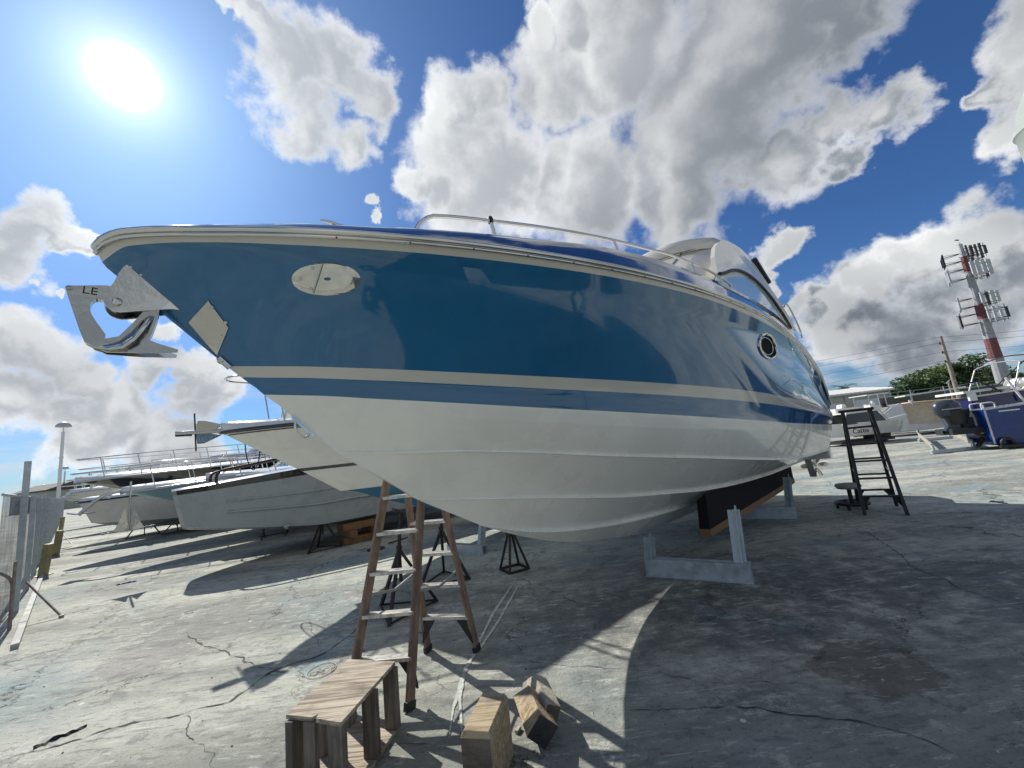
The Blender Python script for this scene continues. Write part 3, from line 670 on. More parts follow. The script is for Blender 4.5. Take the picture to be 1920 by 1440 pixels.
for sg in (1, -1):
    pts = [(-.012, 2.60), (.118, 2.646), (.174, 2.732), (.218, 2.811), (.265, 2.85), (.289, 2.838), (.284, 2.79), (.262, 2.69), (.243, 2.635), (.30, 2.61), (.38, 2.582), (.376, 2.566), (.22, 2.552), (.07, 2.55)]
    for a in (0,):
        fl.prism([(s, -sg*(.02+.12*max(0, s-.05)), z) for s, z in pts], (0, -sg*.007, 0))
fo = fl.build('claw', 'steel_dull', anchor, bevel=.002); sd_ = fo.modifiers.new('s', 'SOLIDIFY'); sd_.thickness = .006
def text(body, size, name, material, parent, mtx, ext=.002, label=None):
    cu = bpy.data.curves.new(name, 'FONT'); cu.body = body; cu.size = size; cu.extrude = ext; cu.align_x = 'CENTER'; cu.align_y = 'CENTER'
    cu.space_character = 1.05; o = bpy.data.objects.new(name, cu); C.objects.link(o); dg = bpy.context.evaluated_depsgraph_get()
    me = bpy.data.meshes.new_from_object(o.evaluated_get(dg)); bpy.data.objects.remove(o); me.materials.clear(); me.materials.append(MATS[material])
    o = bpy.data.objects.new(name, me); C.objects.link(o); o.parent = parent; o.matrix_local = mtx; return o
mx = Matrix.Translation((-.008, -.0285, 2.902)) @ Matrix.Rotation(rad(3), 4, 'Y') @ Matrix.Rotation(rad(90), 4, 'X')
text('LE', .062, 'lettering', 'black_steel', shank, mx)
# ================================================================== cradle, bunk
def cradle(name, label, a, b, tops, hgt=.2, wd=.12):
    """galvanised channel on the ground between a and b with uprights to tops"""
    t = thing(name, label, 'boat cradle', ((a.x+b.x)/2, (a.y+b.y)/2, 0), group='galvanised steel cradles under the yacht'); o = t.location.copy()
    m = MB(); d = (b-a).normalized(); nn = Vector((-d.y, d.x, 0))
    for k in (-1, 1): m.bar(a-o+nn*k*wd/2+Vector((0, 0, hgt/2)), b-o+nn*k*wd/2+Vector((0, 0, hgt/2)), .010, hgt)
    m.bar(a-o+Vector((0, 0, hgt*.93)), b-o+Vector((0, 0, hgt*.93)), wd-.012, .012); m.bar(a-o+Vector((0, 0, .008)), b-o+Vector((0, 0, .008)), wd+.08, .012)
    m.build('base_beam', 'galv', t)
    for f, tp in tops:
        p = a.lerp(b, f)-o; u = MB(); p.z = hgt*.5; q = Vector(tp)-o; ax = (q-p).normalized(); side = ax.cross(nn).normalized()
        u.bar(p, q, .012, .10, up=nn); u.bar(p+side*.045, q+side*.045-ax*.05, .09, .010, up=nn); u.bar(p-side*.0+nn*.045, q+nn*.045-ax*.05, .08, .010, up=nn)
        u.build('upright', 'galv', t)
    return t
A1, B1 = ground(1215, 1077), ground(1414, 1091)
cradle('steel_cradle', 'near galvanised steel cradle beam with two uprights under the blue yacht', A1, B1, [(.06, at(1219, 1000, 5.35)), (.93, at(1378, 948, 4.95))])
B2 = ground(1496, 971); A2 = B2 + (A1-B1)*1.15
cradle('steel_cradle', 'far galvanised steel cradle beam under the stern end of the black bunk', A2, B2, [(.95, at(1478, 890, 7.35)), (.1, A2+Vector((.15, 0, .62)))])
B3 = ground(910, 1040); A3 = B3 + Vector((-.8, .55, 0))*.9
t = cradle('steel_cradle', 'galvanised steel cradle beam behind the wooden ladder, under the bow', A3, B3, [(.9, at(906, 975, B3.y+.1)), (.1, A3+Vector((0, 0, .5)))], hgt=.16)
bk = thing('bunk_beam', 'long timber bunk wrapped in black carpet pressed under the yacht hull', 'bunk', W2(5.7, .68, 0), TH)
m = MB(); r1 = []; r2 = []
def bunkz(s): return .66 + .004*(s-5)
pts = [(0, -.05, .37), (0, -.05, .72), (0, .06, .67), (0, .06, .37)]
m.add([(0, .07, .45), (0, -.07, .45), (.06, -.07, .90), (.06, .07, .80), (4.3, .07, .55), (4.3, -.07, .55), (4.3, -.07, .92), (4.3, .07, .85)], [(0,1,2,3),(7,6,5,4),(0,4,5,1),(1,5,6,2),(2,6,7,3),(3,7,4,0)])
m.build('carpet_wrap', 'bunk_carpet', bk, bevel=.01)
m = MB(); m.bar((-.01, 0, .405), (4.3, 0, .505), .16, .09); m.build('timber', 'oak', bk, bevel=.008)
# ================================================================== ladders
def step_ladder(name, label, a0, a1, b0, b1, top, tw, zs, mats, brace=True, shoe='black_rubber', group=None, cap=True, double=True):
    """a0,a1 feet of front face ; b0,b1 feet of back face ; top centre ; tw top half width"""
    o = Vector((top.x, top.y, 0)); t = thing(name, label, 'ladder', o, group=group)
    faces = []
    for f0, f1, mt in ((a0, a1, mats[0]), (b0, b1, mats[1])):
        d = (f1-f0).normalized(); mid = (f0+f1)/2; inn = Vector((top.x-mid.x, top.y-mid.y, 0)).normalized()
        q0 = top - d*tw - inn*.07; q1 = top + d*tw - inn*.07
        faces.append((f0, f1, q0, q1, d, inn))
        for p, q in ((f0, q0), (f1, q1)):
            m = MB(); ax = (q-p).normalized(); m.bar(p-o, q-o, .028 if mt != 'dark_ladder' else .045, .075, up=inn); m.build('rail', mt, t, bevel=.004)
            m = MB(); m.bar(p-o+Vector((0, 0, .001)), p-o+ax*.06, .04, .088, up=inn); m.build('foot', shoe, t, bevel=.004)
        for i, z in enumerate(zs):
            k = z/top.z; l, r = f0.lerp(q0, k)-o, f1.lerp(q1, k)-o; m = MB()
            m.bar(l, r, .075, .028); m.build('step', mats[2], t, bevel=.003)
            if brace and i == 0:
                for e, s_ in ((l, 1), (r, -1)):
                    m = MB(); m.prism([e+d*s_*.012+Vector((0, 0, -.015)), e+d*s_*.12+Vector((0, 0, -.015)), e+d*s_*.012-Vector((0, 0, .22))+(-(d*s_))*.03], inn*.02); m.build('gusset', 'black_rubber', t)
    for e in (0, 1):      # spreaders
        p = faces[0][e].lerp(faces[0][2+e], .42)-o; cand = [faces[1][0].lerp(faces[1][2], .42)-o, faces[1][1].lerp(faces[1][3], .42)-o]
        q = min(cand, key=lambda c: (c-p).length); mid = (p+q)/2+Vector((0, 0, -.06)); m = MB(); m.bar(p, mid, .006, .022); m.bar(mid, q, .006, .022); m.build('spreader', 'alu', t)
    if cap:
        d = faces[0][4]; m = MB(); m.bar(top-o-d*(tw+.05)+Vector((0, 0, .03)), top-o+d*(tw+.05)+Vector((0, 0, .03)), .24, .05); m.build('top_cap', shoe, t, bevel=.01)
    return t
la1 = ground(768, 1333); la0 = la1 + Vector((-.47, .03, 0)); lb0 = ground(803, 1222); lb1 = ground(895, 1222)
step_ladder('step_ladder', 'worn orange and tan twin-sided step ladder standing under the yacht bow', la0, la1, lb0, lb1, Vector((-.97, 3.62, 1.78)), .15, [.32, .61, .90, 1.19, 1.47], ['fiber_tan', 'fiber_tan', 'alu'])
d0, d1 = ground(1622, 966), ground(1702, 966)
dd = (d1-d0).normalized(); nn = Vector((-dd.y, dd.x, 0)); 
if nn.y < 0: nn = -nn
topc = at(1628, 774, (d0.y+d1.y)/2+.42); topc.z = 1.74
e0, e1 = d0+nn*.85-dd*.0, d1+nn*.85
step_ladder('step_ladder', 'black twin-sided step ladder standing off the yacht stern', d0, d1, e0, e1, Vector(((d0.x+d1.x+e0.x+e1.x)/4, (d0.y+d1.y+e0.y+e1.y)/4, 1.74)), .19, [.30, .59, .88, 1.17, 1.46], ['dark_ladder', 'dark_ladder', 'dark_ladder'])
# ================================================================== timber things in front
def local_prism(name, bottom, topz, material, label, cat, parent=None, bevel=.008): pass
# plywood bench (upturned crate shelf): top plate, bottom plate, posts
TBz = .42
tp = [ground(537, 1337, TBz), ground(582, 1341, TBz), ground(630, 1325, TBz), ground(741, 1240, TBz), ground(652, 1236, TBz)]
bo = Vector((tp[0].x, tp[0].y, 0)); bench = thing('plywood_bench', 'low weathered plywood bench with split top on short timber posts', 'bench', bo)
P0, P1, P3, P4 = ground(536, 1340, TBz), ground(585, 1345, TBz), ground(741, 1240, TBz), ground(652, 1236, TBz)
long_ = (P4-P0); wd_ = (P3-P4)
c0 = P0-bo; A = c0; Bp = c0+long_; Cp = Bp+wd_; Dp = c0+wd_
m = MB(); m.prism([A, A+wd_*.47+long_*.0, A+wd_*.52+long_*.05, A+wd_*.55-long_*.01, Dp-long_*.03, Cp, Bp], (0, 0, -.022)); m.build('top_board', 'plywood', bench, bevel=.002)
m = MB(); bz = Vector((0, 0, -TBz+.03)); m.prism([A+bz, Dp+bz, Cp+bz, Bp+bz], (0, 0, -.026)); m.build('bottom_board', 'plywood', bench, bevel=.002)
ld_ = long_.normalized(); wdn = wd_.normalized()
for u, v in ((.04, .10), (.04, .85), (.52, .06), (.52, .93), (.95, .06), (.95, .93)):
    p = A+long_*u+wd_*v; p.z = 0; m = MB(); m.bar(p+Vector((0, 0, .031)), p+Vector((0, 0, TBz-.023)), .045, .095, up=ld_ if v < .5 else wdn); m.build('post', 'old_post', bench, bevel=.003)
m = MB(); p = A+wd_*.42+long_*.02; p.z = 0; m.bar(p+Vector((0, 0, .031)), p+Vector((0, 0, TBz-.023)), .035, .08, up=wdn); m.build('post', 'old_post', bench, bevel=.003)
# upright timber block
b0 = ground(935, 1440); hz_ = .33
tA, tB, tC, tD = ground(862, 1372, hz_), ground(918, 1374, hz_), ground(952, 1298, hz_), ground(906, 1292, hz_)
o = Vector((tA.x, tA.y, 0)); blk = thing('timber_block', 'squared timber block standing on edge, lit pale on top, nearest the camera', 'timber block', o, group='timber blocks on the concrete')
ch = .03; ring_t = [tA-o, tB-o, tC-o, tD-o]
for v in ring_t: v.z = 0
def offs(q, z): return [Vector((p.x, p.y, z)) for p in q]
cen = sum(ring_t, Vector())/4
m = MB(); lo_, hi_, hi2 = offs(ring_t, 0), offs(ring_t, hz_-ch), [Vector((cen.x+(p.x-cen.x)*.86, cen.y+(p.y-cen.y)*.94, hz_)) for p in ring_t]
# cut corners
m.add(lo_+hi_+hi2, [(3,2,1,0),(0,1,5,4),(1,2,6,5),(2,3,7,6),(3,0,4,7),(4,5,9,8),(5,6,10,9),(6,7,11,10),(7,4,8,11),(8,9,10,11)])
m.mi = [1, 1, 0, 1, 0, 0, 0, 0, 0, 0]
m.build('beam', ['timber_block', 'timber_end'], blk, bevel=.004)
# leaning offcut pair
g0 = ground(1030, 1435); o = Vector((g0.x, g0.y, 0))
blk2 = thing('timber_block', 'pale diamond-tilted timber offcut with black end, lying beside the squared block', 'timber block', o, group='timber blocks on the concrete')
def beam_between(p, q, w1, w2, tilt, mts, parent, name, chop=0.):
    p, q = Vector(p), Vector(q); ax = (q-p).normalized(); sd_ = ax.cross(Vector((0, 0, 1))).normalized(); upv = sd_.cross(ax)
    R_ = Matrix.Rotation(tilt, 3, ax); sx, sy = R_@sd_*(w1/2), R_@upv*(w2/2)
    m = MB(); c = [p+sx*i+sy*j for i, j in ((-1,-1),(1,-1),(1,1),(-1,1))]+[q+sx*i+sy*j-ax*(chop*j) for i, j in ((-1,-1),(1,-1),(1,1),(-1,1))]
    m.add(c, [(3,2,1,0)], 1); m.add(c, [(4,5,6,7)], 1); m.add(c, [(0,1,5,4),(1,2,6,5),(2,3,7,6),(3,0,4,7)], 0)
    return m.build(name, mts, parent, bevel=.004)
pc = ground(1022, 1410)-o; qc = ground(996, 1345)-o
beam_between((pc.x, pc.y, .105), (qc.x, qc.y, .125), .14, .14, rad(42), ['timber_block', 'tar_block'], blk2, 'beam', chop=.05)
blk3 = thing('timber_block', 'grey weathered timber wedge standing behind the pale tilted offcut', 'timber block', o, group='timber blocks on the concrete')
pc2 = ground(1036, 1385)-o; qc2 = ground(1004, 1318)-o
beam_between((pc2.x, pc2.y, .10), (qc2.x+.0, qc2.y, .14), .09, .17, rad(24), ['timber_pale', 'timber_end'], blk3, 'beam', chop=.08)
m = MB(); p = ground(972, 1372); m.box((0, 0, .012), (.05, .02, .02), 1.1); tag(m.build('wood_chip', 'timber_pale', loc=(p.x, p.y, 0)), 'small wood chip lying between the two timber blocks', 'wood chip')
# ================================================================== jack stands
def jack_stand(label, pos, hgt, r=.36, rz=0., tilt=0., material='black_steel', pad=True):
    t = thing('jack_stand', label, 'jack stand', pos, rz, 'black tripod jack stands'); 
    feet = [Vector((r*math.cos(a), r*math.sin(a), 0)) for a in (0, 2.094, 4.189)]; apex = Vector((0, 0, hgt*.62))
    for f in feet:
        m = MB(); m.bar(f+Vector((0, 0, .012)), apex, .035, .035); m.build('leg', material, t)
    m = MB()
    for i in range(3): m.bar(feet[i]+Vector((0, 0, .03)), feet[(i+1) % 3]+Vector((0, 0, .03)), .02, .02)
    m.build('base_frame', material, t)
    m = MB(); top = Vector((tilt*hgt, 0, hgt)); m.tube([(0, 0, hgt*.30), (0, 0, hgt*.62), (tilt*.4*hgt, 0, hgt*.85), tuple(top)], .022, 10); m.tube([(0, 0, hgt*.62), (0, 0, hgt*.66)], .035, 10); m.build('screw_post', material, t)
    m = MB(); m.tube([(-.12, .02, hgt*.70), (.12, .02, hgt*.72)], .010, 6); m.build('handle', material, t)
    if pad:
        m = MB(); m.box(tuple(top), (.22, .22, .035), 0, ry=.35+tilt); m.build('pad', material, t, bevel=.004)
    return t
def mid(*ps): return sum(ps, Vector())/len(ps)
q = mid(ground(688, 1163), ground(825, 1162), ground(757, 1120)); jack_stand('black tripod jack stand right behind the orange step ladder', q, 1.15, .42, .45, .05)
q = mid(ground(820, 1100), ground(897, 1087), ground(790, 1080)); jack_stand('black tripod jack stand between the step ladder and the pyramid stand', q, 1.15, .40, -.3, .1)
q = mid(ground(600, 1045), ground(660, 1032), ground(565, 1018)); jack_stand('black tripod jack stand under the grey open boat, beside its wooden crib', q, 1.1, .42, .2)
q = mid(ground(270, 1012), ground(235, 1005), ground(305, 1000)); jack_stand('dark jack stand under the bow of the black and cream cruiser', q, 1.35, .6, .2)
q = ground(360, 993); jack_stand('black jack stand just behind the lower bow corner of the grey open boat', Vector((q.x, q.y, 0)), .75, .5, .9)
q = ground(345, 1000); jack_stand('black jack stand beneath the grey open boat, left of the paint cans', Vector((q.x-.9, q.y+.7, 0)), .85, .5, .1)
# pyramid keel stand
t = thing('keel_stand', 'small black steel pyramid stand with square base under the yacht keel', 'stand', Vector((ground(965, 1068).x, ground(965, 1068).y, 0)), .5)
kf = [Vector((x*.16, y*.16, .015)) for x, y in ((-1,-1),(1,-1),(1,1),(-1,1))]; hk = .52
for f in kf:
    m = MB(); m.bar(f, Vector((f.x*.2, f.y*.2, hk)), .03, .03); m.build('leg', 'black_steel', t)
m = MB()
for i in range(4): m.bar(kf[i], kf[(i+1) % 4], .03, .03)
m.build('base_frame', 'black_steel', t)
m = MB(); m.bar((0, 0, hk-.02), (0, 0, hk+.02), .12, .12); m.build('cap_plate', 'black_steel', t)
m = MB(); m.bar((0, 0, hk+.02), (0, 0, hk+.30), .10, .10); m.build('pad', 'old_post', t, bevel=.005)
# crate of wood under grey boat
q = ground(705, 1010); t = thing('wooden_crib', 'stack of brown timber blocks under the grey boat by a jack stand', 'timber crib', Vector((q.x-.4, q.y, 0)), TH)
for z, r in ((.08, 0), (.24, 1.57), (.40, 0)):
    for d_ in (-.18, .18):
        m = MB(); m.box((0, 0, 0), (.9, .16, .15)); ob = m.build('block', 'oak', t, bevel=.006); ob.rotation_euler.z = r; ob.location = (0 if r == 0 else d_*1.6, d_ if r == 0 else 0, z)
# ================================================================== generic hulls
def gen_boat(name, label, cat, bow, rz, L, Bm, zb, zs, zk, zc, top, mid_, bot, rake=1.1, deckmat='gel_white', blunt=.75, stripe=None, group=None, gun=None, transom=True, sf=(.3, .42)):
    """bow: world point below the stem head. x runs aft"""
    t = thing(name, label, cat, (bow.x, bow.y, 0), rz, group=group)
    N1 = 40; hb_ = Bm/2
    zsh = lambda s: zb+(zs-zb)*min(1, s/L)**.75
    zchi = lambda s: zc+(zb*.55-zc)*max(0, 1-s/(L*.55))**1.6
    fr_ = [0, .06, sf[0], sf[1], (sf[1]+.75)/2, .8, 1.0]
    rows = []; mats_ = [top, mid_, bot] + ([stripe] if stripe else [])
    for f in fr_:
        r = []
        s0 = rake*f*.9
        for i in range(N1+1):
            u = (i/N1)**1.5; s = s0+(L-s0)*u; b = hb_*(1-.14*f)*gg((s-s0)/(L*.62), 2.2, blunt+.25*f)*(1-.06*max(0, u-.6))
            r.append(Vector((s, -b, zsh(s)*(1-f)+zchi(s)*f)))
        rows.append(r)
    kr = []
    for i in range(N1+1):
        u = (i/N1)**1.5; s = rake+(L-rake)*u; kr.append(Vector((s, 0, zk+(zchi(rake)-zk-.0)*max(0, 1-(s-rake)/(L*.42))**1.9)))
    rows.append(kr); mis = [0, 0, 0 if not stripe else 3, 0, 1, 1, 2]
    m = MB(); m.grid(rows, mis=mis); m.grid([[Vector((p.x, -p.y, p.z)) for p in r] for r in rows], mis=mis, flip=True)
    te = [r[-1] for r in rows]; rg_ = te+[Vector((p.x, -p.y, p.z)) for p in reversed(te[:-1])]; m.add(rg_, [tuple(range(len(rg_)))], 0)
    ho = m.build('hull', mats_, t, weld=True, auto=28)
    dkm = MB(); d0_ = rows[0]; dkm.grid([[Vector((p.x, p.y, p.z+.0)) for p in d0_], [Vector((p.x, p.y*.88, p.z+.09)) for p in d0_], [Vector((p.x, p.y*.4, p.z+.16)) for p in d0_], [Vector((p.x, -p.y*.4, p.z+.16)) for p in d0_], [Vector((p.x, -p.y*.88, p.z+.09)) for p in d0_], [Vector((p.x, -p.y, p.z)) for p in d0_]])
    dkm.build('deck', deckmat, t)
    gm = MB(); gm.tube([Vector((p.x, p.y*1.0, p.z)) for p in reversed(d0_)]+[Vector((p.x, -p.y, p.z)) for p in d0_[1:]], .03, 8); gm.build('rub_rail', gun or 'steel_dull', t)
    t['_'] = 0; del t['_']
    return t, (lambda s: (hb_*gg(s/(L*.62), 2.2, blunt), zsh(s)))
def bowrail(t, fs, s0, s1, h, n=5, r=.014, ahead=0., material='chrome', mid_rail=False):
    rt = MB()
    ss = [s0+(s1-s0)*i/14 for i in range(15)]
    def pt(s, sg, hh): b, z = fs(max(s, .02)); return Vector((s, -sg*b*.9, z+.07+hh))
    def nose(hh, ah):
        p_ = pt(s0, 1, hh); return [Vector((s0-ah*math.sin(a), p_.y*math.cos(a), p_.z)) for a in [math.pi*k/8 for k in range(1, 8)]]
    loop = [pt(s, 1, h) for s in reversed(ss)] + nose(h, max(ahead, .15)) + [pt(s, -1, h) for s in ss]
    loop = [Vector((loop[0].x+.15, loop[0].y, loop[0].z-h))] + loop + [Vector((loop[-1].x+.15, loop[-1].y, loop[-1].z-h))]
    rt.tube(loop, r, 8)
    if mid_rail: rt.tube([pt(s, 1, h*.5) for s in reversed(ss)]+nose(h*.5, max(ahead*.8, .1))+[pt(s, -1, h*.5) for s in ss], r*.7, 6)
    o = rt.build('bow_rail', material, t)
    for i in range(n):
        s = s0+(s1-s0)*(i+.3)/n
        for sg in (1, -1):
            m = MB(); m.tube([pt(s, sg, h), pt(s+.12, sg, -.02)], r*.85, 6); m.build('rail_post', material, o)
    return o
def arch_cabin(t, s0, s1, w_, z0, z1, rake_, material='gel_white', glass='tint_glass', name='cabin', ztop=None, bow_=.35):
    m = MB(); rows = []
    for i, (s, zz) in enumerate(((s0, z0), (s0+rake_, z1), (s1-.25, z1+.02), (s1, z0))):
        rows.append([Vector((s+(bow_*abs(k/6)**2 if i < 2 else 0), -w_*k/6*(1 if i in (0, 3) else .86), zz-(.05*(k/6)**2 if i in (1, 2) else 0))) for k in range(-6, 7)])
    m.grid(rows, mis=[1, 0, 0], smooth=False)
    for sg in (1, -1):
        ed = [r[0 if sg > 0 else -1] for r in rows]; m.add(ed, [(0, 1, 2, 3)], 1)
    m.build(name, [material, glass], t)
    f = MB(); f.tube(rows[1], .03, 6); f.tube(rows[0], .02, 6)
    for k in (0, 4, 8, 12): f.tube([rows[0][k], rows[1][k]], .022, 6)
    f.build('window_frame', 'white_plastic', t)
UPN = -N_
def bowpos(px, d):
    """point on the line of bows: offset d across the rows, slid so the bow is seen in column px"""
    r_ = ray(px, 900); k = r_.x/r_.y; base = BX + UPN*d      # base + E a ; x = k y
    a = (k*base.y-base.x)/(E_.x-k*E_.y); p = base+E_*a; return Vector((p.x, p.y, 0))
def zat(px, py, p): q = at(px, py, p.y); return q.z
# boat 2: white express cruiser next to the yacht
p2 = bowpos(413, 4.6); z2_ = zat(413, 812, p2)
b2, f2 = gen_boat('cabin_cruiser', 'white cabin cruiser with black stripe and blue bottom behind the yacht bow', 'boat', p2, TH, 8.6, 2.9, z2_, z2_+.15, .45, 1.35, 'bottom_white', 'bottom_white', 'antifoul', rake=2.0, stripe='black_hull', sf=(.60, .645), gun='black_hull')
# stripe along topside
def hull_stripe(t, f, s0, s1, zo, th, material, name='stripe', L=8.6, kb=.93, sl=0.):
    m = MB(); a = []; b = []
    for i in range(24):
        s = s0+(s1-s0)*i/23; bb, z = f(s)
        a.append(Vector((s, 0, 0))); 
    return
def b2pt(s_, f, o_=.008):
    s0 = 2.0*f*.9; b = 1.45*(1-.14*f)*gg((s_-s0)/(8.6*.62), 2.2, .75+.25*f); zs = z2_+.15*min(1, s_/8.6)**.75; zc_ = 1.35+(z2_*.55-1.35)*max(0, 1-s_/(8.6*.55))**1.6
    return Vector((s_, -(b+o_), zs*(1-f)+zc_*f))
for f in (.02, .045):
    m = MB(); m.tube([b2pt(2.0*f*.9+.02+6*(k/30)**1.5, f, .012) for k in range(31)], .009, 6); m.build('pin_stripe', 'black_hull', b2)
bowrail(b2, f2, .35, 4.6, .8, 4, ahead=.3)
arch_cabin(b2, .95, 6.6, 1.05, z2_+.1, z2_+1.15, .12, name='added_deckhouse', bow_=.1)  # tall house added, unseen behind the yacht, to cast the foreground shade
m = MB(); rp = [(6.3, .85), (1.9, .85), (1.75, .7), (1.75, -.7), (1.9, -.85), (6.3, -.85)]; m.tube([(x, y, z2_+1.62) for x, y in rp], .02, 8); rr_o = m.build('added_roof_rail', 'chrome', b2)  # rail and posts added, unseen from camera, to throw thin shadows on concrete
for x in (1.9, 3.0, 4.2, 5.4, 6.3):
    for y in (-.85, .85): m = MB(); m.tube([(x, y, z2_+1.1), (x, y, z2_+1.62)], .018, 6); m.build('rail_post', 'chrome', rr_o)
m = MB(); m.tube([Vector((-.55, 0, z2_+.02)), Vector((.5, 0, z2_+.06))], [.03, .05], 8); sh = m.build('bow_roller', 'steel_dull', b2)
# fisherman/plow anchor on boat 2
an = thing('anchor', 'grey fluke anchor with cross bar sticking out from the white cruiser bow', 'anchor', Vector((p2.x, p2.y, z2_*.42)), TH); an.scale = (.58, .58, .58)
m = MB(); m.tube([(-.65, 0, z2_+.03), (.2, 0, z2_+.07)], .03, 8); m.build('shank', 'steel_dull', an)
m = MB(); m.tube([(-.57, -.02, z2_+.55), (-.52, .02, z2_-.45)], .018, 8); m.build('stock_bar', 'black_steel', an)
for sg in (1, -1):
    m = MB(); m.prism([(-.55, -.03*sg, z2_+.03), (-.52, -.28*sg, z2_+.30), (-.38, -.28*sg, z2_+.30), (.0, -.20*sg, z2_+.20), (-.25, -.03*sg, z2_+.03)], (0, 0, .012)); m.build('fluke', 'steel_dull', an)
    m = MB(); m.prism([(-.53, -.01*sg, z2_+.0), (-.50, -.01*sg, z2_+sg*.26), (-.36, -.01*sg, z2_+sg*.26), (.02, -.01*sg, z2_+.06+sg*.12), (-.3, -.01*sg, z2_+.02)], (0, -sg*.012, 0)); m.build('fluke', 'steel_dull', an)
m = MB(); m.box((-.78, 0, z2_+.02), (.34, .05, .13)); m.build('crown_plate', 'black_steel', an)
def tolocal(t, p): return Matrix.Rotation(-t.rotation_euler.z, 4, 'Z') @ (p-t.location)
m = MB(); pts = [tolocal(b2, at(x, y, p2.y+.45)) for x, y in ((459, 822), (461, 848), (466, 868), (475, 881), (484, 868), (487, 845), (486, 828))]
m.tube(catmull([np.array(q) for q in pts], 6), .009, 6); m.build('hanging_line', 'rope_dark', b2)
# boat 3: grey open boat, blunt bow
p3 = bowpos(322, 8.0); z3_ = zat(322, 922, p3)
t3 = thing('open_boat', 'slate grey open boat with upright blunt bow and black gunwale', 'boat', (p3.x, p3.y, 0), TH)
m = MB(); rows = []
L3 = 7.5
for f in (0, .07, .13, .5, .8, 1.0):
    r = []
    for i in range(31):
        u = (i/30)**1.4; s = .16*f+(L3-.16*f)*u; b = 1.22*(1-.10*f)*gg(u/.5+.02, 2.0, .6); z = (z3_+.28*min(1, s/3.2))*(1-f)+(1.02-.45*min(1, s/2.6)**.8)*f
        r.append(Vector((s, -b, z)))
    r[0].y = 0; rows.append(r)
rows.append([Vector((.2+(L3-.2)*(i/30)**1.4, 0, .96-.50*min(1, (.2+(L3-.2)*(i/30)**1.4)/2.6)**.8)) for i in range(31)])
mis = [1, 1, 0, 0, 0, 0]
m.grid(rows, mis=mis); m.grid([[Vector((p.x, -p.y, p.z)) for p in r] for r in rows], mis=mis, flip=True)
te = [r[-1] for r in rows]; rg_ = te+[Vector((p.x, -p.y, p.z)) for p in reversed(te[:-1])]; m.add(rg_, [tuple(range(len(rg_)))], 0)
m.build('hull', ['grey_hull', 'black_hull'], t3, weld=True, auto=28)
for fz_, th_ in ((.34, .022), (.60, .03)):
    m = MB(); ra, rb_ = rows[2], rows[5]; m.tube([ra[i].lerp(rb_[i], fz_)+Vector((0, -.004, 0)) for i in range(6, 31)], th_, 6); m.build('spray_rail', 'grey_hull', t3)
dk_ = MB(); d0_ = rows[0]; dk_.grid([d0_, [Vector((p.x, p.y*.8, p.z+.04)) for p in d0_], [Vector((p.x, -p.y*.8, p.z+.04)) for p in d0_], [Vector((p.x, -p.y, p.z)) for p in d0_]]); dk_.build('deck', 'gel_white', t3)
for sg in (1, -1):
    m = MB(); m.tube(catmull([np.array(q) for q in [(.7, -sg*.55, z3_+.06), (.75, -sg*.6, z3_+.30), (1.2, -sg*.75, z3_+.38), (2.6, -sg*.95, z3_+.55), (3.2, -sg*1.0, z3_+.52), (3.5, -sg*1.02, z3_+.28)]], 5), .03, 8); m.build('bow_rail', 'black_steel', t3)
m = MB(); m.lathe([(.05, 0), (.05, .02), (.03, .025), (.001, .01)], (1.9, -1.02, .66), 14, axis=(0, -1, -.3)); m.build('drain_fitting', 'steel_dull', t3)
cleat(.9, -.4, z3_+.05, t3, 1.2)
for i_, s_ in enumerate((1.5, 2.9, 4.3)):
    m = MB(); k_ = rows[1][min(30, int(30*(s_/L3)**(1/1.4)))]; m.lathe([(.001, .0), (.028, .005), (.03, .05), (.001, .055)], (k_.x, k_.y*.8, z3_+.32), 10); m.build('deck_filler', 'steel_dull', t3)
m = MB(); m.box((3.6, 0, z3_+.62), (.7, .9, .75), ry=-.12); m.build('helm_console', 'gel_white', t3, bevel=.06); m = MB(); m.box((3.28, 0, z3_+1.12), (.03, .85, .34), ry=-.5); m.build('wind_deflector', 'clear_glass', t3)
# boat behind: white cabin with raked windshield
pc_ = bowpos(385, 11.0); zc_ = zat(385, 905, pc_)
b5, f5 = gen_boat('cabin_cruiser', 'white cabin cruiser with swept windshield behind the grey open boat', 'boat', pc_, TH, 9, 3.0, zc_+.1, zc_, .4, .9, 'gel_white', 'gel_white', 'black_hull', rake=1.6, stripe='black_hull', sf=(.2, .25))
arch_cabin(b5, 2.6, 6.0, 1.15, zc_+.1, zc_+1.15, 1.5, glass='clear_glass'); bowrail(b5, f5, .4, 2.8, .5, 3, r=.02)
for i in range(2):
    m = MB(); m.tube([(5.2+.5*i, -.3+.5*i, zc_+1.1), (5.3+.5*i, -.3+.5*i, zc_+2.3)], .012, 6); m.build('antenna', 'steel_dull', b5)
